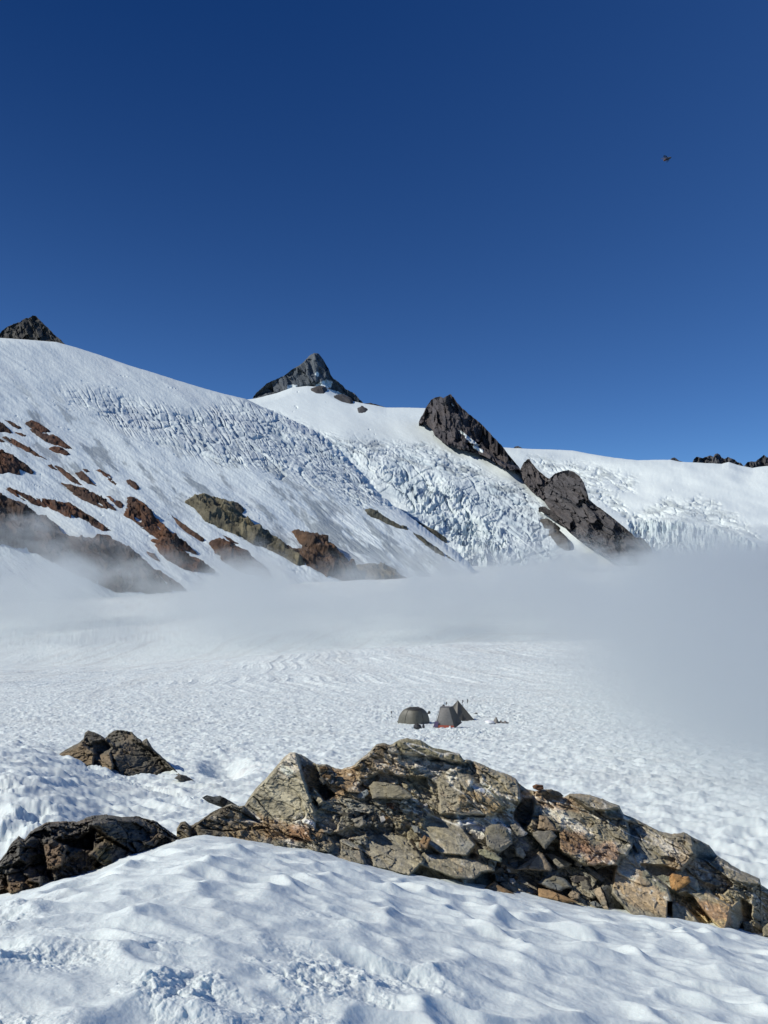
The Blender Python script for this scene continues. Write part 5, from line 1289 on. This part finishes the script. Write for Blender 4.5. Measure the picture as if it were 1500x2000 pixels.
def build_camp():
    m_grey = cloth_mat('tent_nylon_grey', (.13, .127, .10), .55)
    m_light = cloth_mat('tent_nylon_light', (.20, .195, .18), .55)
    m_pyr = cloth_mat('tent_nylon_olive', (.115, .11, .09), .55)
    m_dark = cloth_mat('tent_panel_dark', (.045, .045, .04), .6)
    m_red = cloth_mat('tent_floor_red', (.36, .085, .05), .6)
    m_purple = cloth_mat('stuff_sack_purple', (.09, .07, .14), .6)
    m_pole = cloth_mat('pole_metal', (.06, .06, .06), .4)
    m_pack = cloth_mat('pack_fabric', (.04, .042, .05), .7)
    m_tarp = cloth_mat('groundsheet', (.20, .19, .17), .7)
    E = np.array

    def at(u, v):
        return ground_point(u, v)
    # dome tent ---------------------------------------------------------
    b = at(808, 1412); s = b[1] / F           # metres per photo pixel here
    W2, H, D2 = 28.5 * s, 32 * s, 1.0
    t = empty('dome_tent', b)
    tag(t, 'rounded dark grey dome tent left of the other tents on the snow', 'tent', 'tents at the snow camp')
    def dome(a, c):
        # a: 0 foot .. 1 crown, c round; pole-bent with a boxy shoulder
        ang = 2 * math.pi * c
        z = math.sin(a * math.pi / 2) ** .9
        r = math.cos(a * math.pi / 2) ** .62
        k = 1 + .10 * math.cos(4 * ang) * (1 - a)
        x = W2 * r * k * math.cos(ang); y = D2 * r * k * math.sin(ang)
        sag = 1 - .06 * abs(math.sin(2 * ang)) * math.sin(a * math.pi)
        return b + E([x * sag + .06 * a, y * sag, H * z - .05])
    revolve_hull('canopy', dome, 22, 40, m_grey, t)
    for sgn in (1, -1):
        pts = []
        for k in range(25):
            w = k / 24; a = 1 - abs(w - .5) * 2; c = (.125 if w < .5 else .625) if sgn > 0 else (.375 if w < .5 else .875)
            pts.append(dome(a, c) + E([0, -.012 if math.sin(2 * math.pi * c) < 0 else .012, .012]))
        tube('pole', pts, .016, m_dark, t)
    # dark top panel and the triangular front panel, both following the cloth
    vs, fs = [], []
    for i in range(8):
        for j in range(15):
            a = .70 + .28 * i / 7; c = .56 + .40 * j / 14
            vs.append(dome(a, c) + E([0, -.018, .012]))
    for i in range(7):
        for j in range(14):
            k = i * 15 + j; fs.append((k, k + 1, k + 16, k + 15))
    mesh_obj('vent_panel', E(vs), fs, m_dark, t)
    for (u, v) in ((776, 1411), (838, 1410)):
        q = at(u, v); tube('guy_stake', [q + E([0, 0, -.05]), q + E([.03, 0, .14])], .03, m_pole, t)

    # two-pole tent with the red floor ------------------------------------
    b = at(872, 1422) + E([0, 0, .18]); s = b[1] / F
    t = empty('ridge_tent', b)
    tag(t, 'light grey tent with red lower edge and purple corner in the middle of camp', 'tent', 'tents at the snow camp')
    def c3(du, dy, h): return b + E([du * s, dy, h * s])
    # corners: front-left, front-right, back-right, back-left ; ridge front, ridge back
    FL, FR, BR, BL = c3(-24, -.5, -1), c3(14, -.75, -1), c3(33, 1.1, -1), c3(-10, 1.5, -1)
    R1, R2 = c3(-12, -.05, 36), c3(4, -.25, 37)
    def panel(name, A_, B_, C_, D_, mat, sag=.05, n=10, lift=0.0, a0=0., a1=1., b0=0., b1=1.):
        nrm = np.cross(B_ - A_, D_ - A_); nrm = nrm / np.linalg.norm(nrm)
        if nrm[1] > 0: nrm = -nrm
        vs, fs = [], []
        for i in range(n + 1):
            for j in range(n + 1):
                p_, q_ = a0 + (a1 - a0) * j / n, b0 + (b1 - b0) * i / n
                x = (A_ * (1 - p_) + B_ * p_) * (1 - q_) + (D_ * (1 - p_) + C_ * p_) * q_
                vs.append(x + nrm * (lift - sag * math.sin(math.pi * p_) * math.sin(math.pi * q_)))
        for i in range(n):
            for j in range(n):
                k = i * (n + 1) + j; fs.append((k, k + 1, k + n + 2, k + n + 1))
        o = mesh_obj(name, E(vs), fs, mat, t); 
        return o
    mid = R1 * .5 + R2 * .5
    panel('front_panel', FL, FR, R2, R1, m_light, -.10)
    panel('side_panel', FR, BR, R2 + E([.4, .9, -.1]), R2, m_dark, .05)
    panel('back_panel', BR, BL, R1 + E([.1, .9, -.1]), R2 + E([.4, .9, -.1]), m_light, .05)
    panel('side_panel', BL, FL, R1, R1 + E([.1, .9, -.1]), m_light, .05)
    panel('roof_panel', R1, R2, R2 + E([.4, .9, -.1]), R1 + E([.1, .9, -.1]), m_light, -.04)
    panel('floor_edge', FL + E([.18, -.03, 0]), FR, R2, R1, m_red, -.0, lift=.10, b0=0, b1=.13)
    panel('corner_patch', FL, FR, R2, R1, m_purple, 0, lift=.12, a0=-.07, a1=.16, b0=.02, b1=.30)
    tube('pole', [FL + E([0, -.02, 0]), FL * .4 + R1 * .6 + E([-.07, -.06, .06]), R1 + E([0, -.02, .03]), R2 + E([0, -.02, .03]), FR * .4 + R2 * .6 + E([.07, -.06, .06]), FR + E([0, -.02, 0])], .014, m_dark, t)
    for q in (FL, FR): tube('guy_stake', [q + E([-.1, -.1, -.05]), q + E([-.12, -.12, .12])], .022, m_pole, t)

    # pyramid tent behind ---------------------------------------------------
    b = at(897, 1406); s = b[1] / F
    t = empty('pyramid_tent', b)
    tag(t, 'dark olive pyramid tent with a sharp tip behind the red-edged tent', 'tent', 'tents at the snow camp')
    apex = b + E([-2 * s, .3, 37 * s])
    cor = [b + E([-42 * s, -.6, -.08]), b + E([-8 * s, -1.3, -.05]), b + E([31 * s, -.3, -.05]), b + E([12 * s, 2.2, -.05]), b + E([-30 * s, 1.6, -.05])]
    for k in range(5):
        A_, B_ = cor[k], cor[(k + 1) % 5]
        n = 10; vs, fs = [], []
        ctr = (A_ + B_) / 2 * .6 + apex * .4
        inw = (b + E([0, .4, 10 * s])) - ctr; inw /= np.linalg.norm(inw)
        for i in range(n + 1):
            for j in range(n + 1):
                p_, q_ = j / n, i / n
                x = (A_ * (1 - p_) + B_ * p_) * (1 - q_) + apex * q_
                ed = .10 * math.sin(math.pi * q_) * (1 - q_ * .4)          # cloth hangs in between the edges
                vs.append(x + inw * (ed * (.55 + .9 * math.sin(math.pi * p_))) + E([0, 0, .12 * math.sin(math.pi * p_) * (1 - q_) ** 3]))
        for i in range(n):
            for j in range(n):
                kk = i * (n + 1) + j; fs.append((kk, kk + 1, kk + n + 2, kk + n + 1))
        mesh_obj('canopy_panel', E(vs), fs, m_pyr, t)
    tube('pole', [b + E([-2 * s, .35, 0]), apex + E([0, 0, .04])], .02, m_pole, t)
    vs = [cor[1] * .70 + cor[2] * .30, cor[1] * .45 + cor[2] * .55, (cor[1] * .5 + cor[2] * .5) * .6 + apex * .4]
    mesh_obj('door_flap', E([v + E([-.02, -.06, 0]) for v in vs]), [(0, 1, 2)], m_dark, t)

    # packs and odds and ends -----------------------------------------------
    def lump(name, u, v, w, h, d, mat, lab, cat, seed, group=None, parts=True, y_off=0.0):
        g = at(u, v); sc = g[1] / F
        W_, H_ = w * sc / 2, h * sc
        o = empty(name, g + E([0, y_off, 0])); g = g + E([0, y_off, 0])
        def f(a, c):
            ang = 2 * math.pi * c
            r = (math.sin(min(1, a * 1.0) * math.pi) ** .55) if 0 < a < 1 else 0.02
            n_ = 1 + .28 * float(perlin(E([[math.cos(ang) * 1.3 + seed, math.sin(ang) * 1.3, a * 2.5]]), seed)[0])
            return g + E([W_ * r * n_ * math.cos(ang), d / 2 * r * n_ * math.sin(ang), -.04 + H_ * a * (1 + .12 * math.cos(ang + seed))])
        revolve_hull('bag', f, 12, 18, mat, o)
        if parts:
            tube('strap', [f(.15, .70), f(.5, .72) + E([0, -.03, 0]), f(.85, .70)], .025, m_dark, o)
            tube('strap', [f(.15, .80), f(.5, .78) + E([0, -.03, 0]), f(.85, .80)], .025, m_dark, o)
            revolve_hull('lid', lambda a, c: f(.80 + .2 * a, c) + E([0, 0, .04]), 5, 14, m_dark, o)
        tag(o, lab, cat, group)
        return o
    lump('backpack', 816, 1424, 17, 11, .5, m_pack, 'dark pack lying in front of the gap between dome tent and red-edged tent', 'backpack', 3)
    lump('stuff_sack', 827, 1423, 5, 10, .2, m_pack, 'slim dark bag standing just right of the pack', 'bag', 4, parts=False)
    lump('backpack', 866, 1391, 9, 14, .4, m_pack, 'black pack propped on the snow behind the red-edged tent', 'backpack', 5, y_off=0)
    lump('backpack', 876, 1391, 11, 11, .4, m_pack, 'lower black pack lying between the propped pack and the pyramid tip', 'backpack', 6)
    lump('stuff_sack', 929, 1396, 8, 5, .3, m_pack, 'small dark bag right of the pyramid tent', 'bag', 7, parts=False)
    lump('stuff_sack', 838, 1397, 6, 9, .3, m_dark, 'dark bag at the right shoulder of the dome tent', 'bag', 8, parts=False)
    lump('snow_block', 957, 1413, 18, 7, .8, cloth_mat('packed_snow', (.80, .82, .84), .7), 'heap of white snow beside the crumpled groundsheet', 'snow heap', 9, parts=False)
    # crumpled sheet at the right
    g = at(975, 1413); sc = g[1] / F
    n, vs, fs = 14, [], []
    for i in range(n + 1):
        for j in range(n * 2 + 1):
            x, y = j / (n * 2), i / n
            hgt = (.55 * math.exp(-((x - .15) / .14) ** 2) + .26 * math.exp(-((x - .5) / .1) ** 2) + .15 * math.exp(-((x - .75) / .1) ** 2)) * math.sin(math.pi * y)
            nz = float(perlin(E([[x * 6, y * 4, 3.3]]), 12)[0])
            vs.append(g + E([(x - .35) * 30 * sc, (y - .5) * 1.0 + .12 * nz, hgt + .12 * nz * math.sin(math.pi * y) - .02]))
    for i in range(n):
        for j in range(n * 2):
            k = i * (n * 2 + 1) + j; fs.append((k, k + 1, k + n * 2 + 2, k + n * 2 + 1))
    o = mesh_obj('groundsheet', E(vs), fs, m_tarp, loc=g)
    tag(o, 'crumpled grey sheet lying on the snow right of the tents', 'tarp')
    # trekking poles stuck in the snow
    def pole(u, vt, vb, lab, tilt=0.0, handle=5.0):
        g = at(u, vb); sc = g[1] / F; H_ = (vb - vt) * sc
        o = empty('trekking_pole', g)
        top = g + E([tilt, 0, H_])
        tube('shaft', [g + E([0, 0, -.2]), top], .014, m_pole, o)
        tube('handle', [g * .28 + top * .72, top + E([0, 0, .02])], .042, m_pack, o)
        tube('basket', [g + E([0, 0, .05]), g + E([0, 0, .09])], .06, m_pack, o)
        # wrist strap loop hanging from the handle
        tube('wrist_strap', [top, top + E([.07, -.02, -.04]), top + E([.09, -.02, -.20]), top + E([.03, -.01, -.16])], .016, m_pack, o)
        tag(o, lab, 'trekking pole', 'trekking poles stuck in the snow at camp')
    pole(764, 1390, 1401, 'pole standing alone left of the dome tent')
    pole(870, 1371, 1390, 'pole standing behind the red-edged tent left of the pyramid tip', .1)
    pole(902, 1367, 1388, 'pole just right of the pyramid tent tip, left of a second one', .08)
    pole(912, 1366, 1390, 'pole right of the pyramid tent, further right than the other two near it', .05)


# ------------------------------------------------------------------ insect in the sky
def build_insect():
    m_body = cloth_mat('insect_body', (.09, .10, .115), .5, 900)
    m_warm = cloth_mat('insect_abdomen', (.16, .08, .05), .5, 900)
    m, nt, bs = new_mat('insect_wing')
    bs.inputs['Base Color'].default_value = (.12, .13, .15, 1); bs.inputs['Alpha'].default_value = .55; bs.inputs['Roughness'].default_value = .3
    c = P(1303, 311, 2.2); s = 1.0 * 2.2 / F      # a fly a couple of metres off
    o = empty('flying_insect', c)
    tag(o, 'tiny dark flying insect alone in the blue sky', 'insect')
    def ell(name, ctr, rx, ry, rz, mat, tilt=0.4):
        def f(a, cc):
            th = a * math.pi; ang = 2 * math.pi * cc
            x, y, z = -rx * math.cos(th), ry * math.sin(th) * math.cos(ang), rz * math.sin(th) * math.sin(ang)
            ct, stt = math.cos(tilt), math.sin(tilt)
            return c + np.array([ctr[0] + x * ct - z * stt, ctr[1] + y, ctr[2] + x * stt + z * ct])
        return revolve_hull(name, f, 12, 14, mat, o)
    ell('thorax', (2 * s, 0, 1.2 * s), 3.6 * s, 2.6 * s, 2.8 * s, m_body)
    ell('abdomen', (-3.2 * s, 0, -1.0 * s), 4.6 * s, 2.4 * s, 2.3 * s, m_warm)
    ell('head', (6.2 * s, 0, 3.0 * s), 1.9 * s, 1.9 * s, 1.8 * s, m_body)
    for y, r in ((-1, -.5), (1, .5)):
        vs = [(1, 0, 3), (-2, 2.2, 5.2), (-7, 4.2, 5.4), (-10, 4.6, 3.6), (-8.5, 2.8, 2.0), (-3, .8, 2.2)]
        top = [c + np.array([x * s, y * yy * s * 1.3, z * s]) for x, yy, z in vs]
        bt = [p + np.array([0, 0, -.08 * s]) for p in top]
        n = len(vs)
        fs = [tuple(range(n)), tuple(range(2 * n - 1, n - 1, -1))] + [(k, (k + 1) % n, n + (k + 1) % n, n + k) for k in range(n)]
        mesh_obj('wing', np.array(top + bt), fs, m, o)
    for k in range(3):
        for y in (-1, 1):
            p0 = c + np.array([(1 + 1.4 * k) * s, y * 1.5 * s, -.6 * s])
            tube('leg', [p0, p0 + np.array([-.8 * s, y * 1.5 * s, -2.2 * s]), p0 + np.array([-2.2 * s, y * 1.8 * s, -3.8 * s])], .25 * s, m_body, o, 5)


# ------------------------------------------------------------------ fog bank
def build_fog(near_arm=False):
    m = bpy.data.materials.new('fog_air'); m.use_nodes = True
    nt = m.node_tree; nt.nodes.clear()
    out = nt.nodes.new('ShaderNodeOutputMaterial')
    vol = nt.nodes.new('ShaderNodeVolumePrincipled')
    vol.inputs['Color'].default_value = (.755, .80, .815, 1)
    vol.inputs['Anisotropy'].default_value = 0.15
    nt.links.new(vol.outputs['Volume'], out.inputs['Volume'])
    geo = nt.nodes.new('ShaderNodeNewGeometry')
    sep = nt.nodes.new('ShaderNodeSeparateXYZ'); nt.links.new(geo.outputs['Position'], sep.inputs[0])
    X, Y, Z = sep.outputs

    def mth(op, a, b=None, c=None):
        n = nt.nodes.new('ShaderNodeMath'); n.operation = op
        for i, q in enumerate((a, b, c)):
            if q is None: continue
            if isinstance(q, (int, float)): n.inputs[i].default_value = q
            else: nt.links.new(q, n.inputs[i])
        return n.outputs[0]

    def sstep(x, a, b):
        n = nt.nodes.new('ShaderNodeMapRange'); n.interpolation_type = 'SMOOTHSTEP'
        nt.links.new(x, n.inputs['Value'])
        n.inputs['From Min'].default_value = a; n.inputs['From Max'].default_value = b
        n.inputs['To Min'].default_value = 0; n.inputs['To Max'].default_value = 1
        return n.outputs['Result']

    def noise(scale, detail, stretch=(1, 1, 1), off=(0, 0, 0)):
        mp = nt.nodes.new('ShaderNodeMapping'); mp.inputs['Scale'].default_value = stretch; mp.inputs['Location'].default_value = off
        nt.links.new(geo.outputs['Position'], mp.inputs['Vector'])
        n = nt.nodes.new('ShaderNodeTexNoise'); n.inputs['Scale'].default_value = scale; n.inputs['Detail'].default_value = detail; n.inputs['Roughness'].default_value = .55
        nt.links.new(mp.outputs['Vector'], n.inputs['Vector'])
        return mth('SUBTRACT', n.outputs['Fac'], .5)
    big = noise(0.0045, 3, (1, 1, 1.6)); fine = noise(0.014, 5, (.8, .45, 1.3), (31, 7, 3))
    wisp = noise(0.05, 4, (.8, .8, 1.5), (3, 17, 9))
    # top of the bank: sinks with distance, stands higher at both sides, wisps from noise
    rise = mth('ADD', mth('MULTIPLY', sstep(X, 20.0, 420.0), .024), mth('MULTIPLY', sstep(X, -150.0, -420.0), .036))
    if near_arm: rise, big = 0.012, mth('MULTIPLY', fine, .5)
    top = mth('ADD', mth('MULTIPLY', Y, mth('ADD', rise, -.058)), -1.0)
    top = mth('ADD', top, mth('MULTIPLY', mth('ADD', mth('ADD', mth('MULTIPLY', big, 3.0), mth('MULTIPLY', wisp, 1.8)), mth('MULTIPLY', fine, 3.8)), mth('MULTIPLY', Y, .06)))
    soft = mth('ADD', mth('MULTIPLY', Y, .028), 2.0)
    vert = sstep(mth('DIVIDE', mth('SUBTRACT', top, Z), soft), -.8, 1.5)
    if near_arm:
        # the arm that reaches in on the right
        xb = mth('ADD', mth('MULTIPLY', Y, 0.115), .3)
        side = mth('SUBTRACT', mth('ADD', X, mth('ADD', mth('MULTIPLY', big, 14.0), mth('MULTIPLY', wisp, 5.0))), xb)
        ramp = sstep(mth('DIVIDE', side, mth('ADD', mth('MULTIPLY', Y, .30), 3.5)), 0.0, 1.0)
        mask = mth('MULTIPLY', mth('MULTIPLY', mth('MULTIPLY', ramp, ramp), sstep(Y, 8.0, 19.0)), mth('MULTIPLY', sstep(Y, 430.0, 250.0), sstep(X, 150.0, 110.0)))
    else:
        mask = mth('MAXIMUM', sstep(mth('ADD', Y, mth('MULTIPLY', big, 120.0)), 300.0, 450.0), mth('MULTIPLY', sstep(Y, 90.0, 300.0), .13))
    dens = mth('MULTIPLY', mth('MULTIPLY', mask, vert), (mth('ADD', mth('MULTIPLY', fine, 1.6), .8) if near_arm else sstep(mth('ADD', mth('MULTIPLY', fine, 1.0), mth('ADD', mth('MULTIPLY', big, 1.1), mth('MULTIPLY', wisp, .5))), -.34, .34)))
    dens = mth('MULTIPLY', dens, mth('DIVIDE', NEAR_DENSITY, mth('ADD', Y, 15.0)) if near_arm else FOG_DENSITY * 1.7)
    nt.links.new(dens, vol.inputs['Density'])
    x0, x1, y0, y1, z0, z1 = (-8, 152, 8, 432, -70, 6) if near_arm else (-900, 1200, 85, 1250, -95, 48)
    v = [(x0, y0, z0), (x1, y0, z0), (x1, y1, z0), (x0, y1, z0), (x0, y0, z1), (x1, y0, z1), (x1, y1, z1), (x0, y1, z1)]
    f = [(0, 3, 2, 1), (4, 5, 6, 7), (0, 1, 5, 4), (1, 2, 6, 5), (2, 3, 7, 6), (3, 0, 4, 7)]
    o = mesh_obj('fog', v, f, m, smoothed=False)
    tag(o, kind='stuff')


NEAR_DENSITY = 8.0
FOG_DENSITY = 0.0125

# ------------------------------------------------------------------ build
import time
_t = time.time()
def lap(s):
    global _t
    print('LAP', s, round(time.time() - _t, 1)); _t = time.time()

build_ground(); lap('ground')
OUT['ybot'], OUT['k'], OUT['bot'] = build_outcrop(); lap('outcrop')
build_stones(); lap('stones')
build_side_rocks(); lap('side')
build_mountain(); lap('mountain')
build_crags(); lap('crags')
build_camp(); build_insect(); lap('camp')
build_fog(); build_fog(True)

# ------------------------------------------------------------------ light
SUN_EL = math.radians(41.0)
SUN_AZ = math.radians(97.0)      # degrees to the left of straight ahead
d = np.array([-math.sin(SUN_AZ) * math.cos(SUN_EL), math.cos(SUN_AZ) * math.cos(SUN_EL), math.sin(SUN_EL)])
sl = bpy.data.lights.new('sun', 'SUN'); sl.energy = 3.75; sl.angle = math.radians(0.5); sl.color = (1.0, 0.965, 0.91)
so = bpy.data.objects.new('sun', sl); COL.objects.link(so)
from mathutils import Vector
so.rotation_euler = Vector(d).to_track_quat('Z', 'Y').to_euler()

w = bpy.data.worlds.new('World'); scene.world = w; w.use_nodes = True
nt = w.node_tree
bg = nt.nodes['Background']
sky = nt.nodes.new('ShaderNodeTexSky'); sky.sky_type = 'NISHITA'; sky.sun_disc = False
sky.sun_elevation = SUN_EL
sky.sun_rotation = SUN_AZ
sky.altitude = 2500; sky.air_density = 0.6; sky.dust_density = 0.0; sky.ozone_density = 10.0
# the deep blue of thin mountain air
sub = nt.nodes.new('ShaderNodeVectorMath'); sub.operation = 'SUBTRACT'; sub.inputs[1].default_value = (.17, .23, .06)
mul = nt.nodes.new('ShaderNodeVectorMath'); mul.operation = 'MULTIPLY'; mul.inputs[1].default_value = (1.18, 1.22, 1.09)
mx0 = nt.nodes.new('ShaderNodeVectorMath'); mx0.operation = 'MAXIMUM'; mx0.inputs[1].default_value = (.03, .1, .3)
nt.links.new(sky.outputs['Color'], sub.inputs[0]); nt.links.new(sub.outputs[0], mx0.inputs[0]); nt.links.new(mx0.outputs[0], mul.inputs[0])
nt.links.new(mul.outputs[0], bg.inputs['Color'])
bg.inputs['Strength'].default_value = 0.10

# ------------------------------------------------------------------ camera and render settings
cd = bpy.data.cameras.new('camera'); cd.sensor_fit = 'VERTICAL'; cd.sensor_height = 36.0
cd.lens = F / 2000.0 * 36.0
cd.shift_y = 50.0 / 2000.0
cd.clip_start = 0.05; cd.clip_end = 20000
co = bpy.data.objects.new('camera', cd); COL.objects.link(co)
co.location = (0, 0, 0); co.rotation_euler = (math.radians(90), 0, 0)
scene.camera = co
scene.render.resolution_x = 768; scene.render.resolution_y = 1024
scene.view_settings.view_transform = 'Standard'; scene.view_settings.look = 'None'
scene.view_settings.exposure = 0.0; scene.view_settings.gamma = 1.0
scene.render.engine = 'CYCLES'
cy = scene.cycles
cy.use_denoising = True
try: cy.denoiser = 'OPENIMAGEDENOISE'
except Exception: pass
cy.max_bounces = 6; cy.diffuse_bounces = 3; cy.volume_bounces = 3; cy.transparent_max_bounces = 8
cy.volume_step_rate = 1.0; cy.volume_max_steps = 128
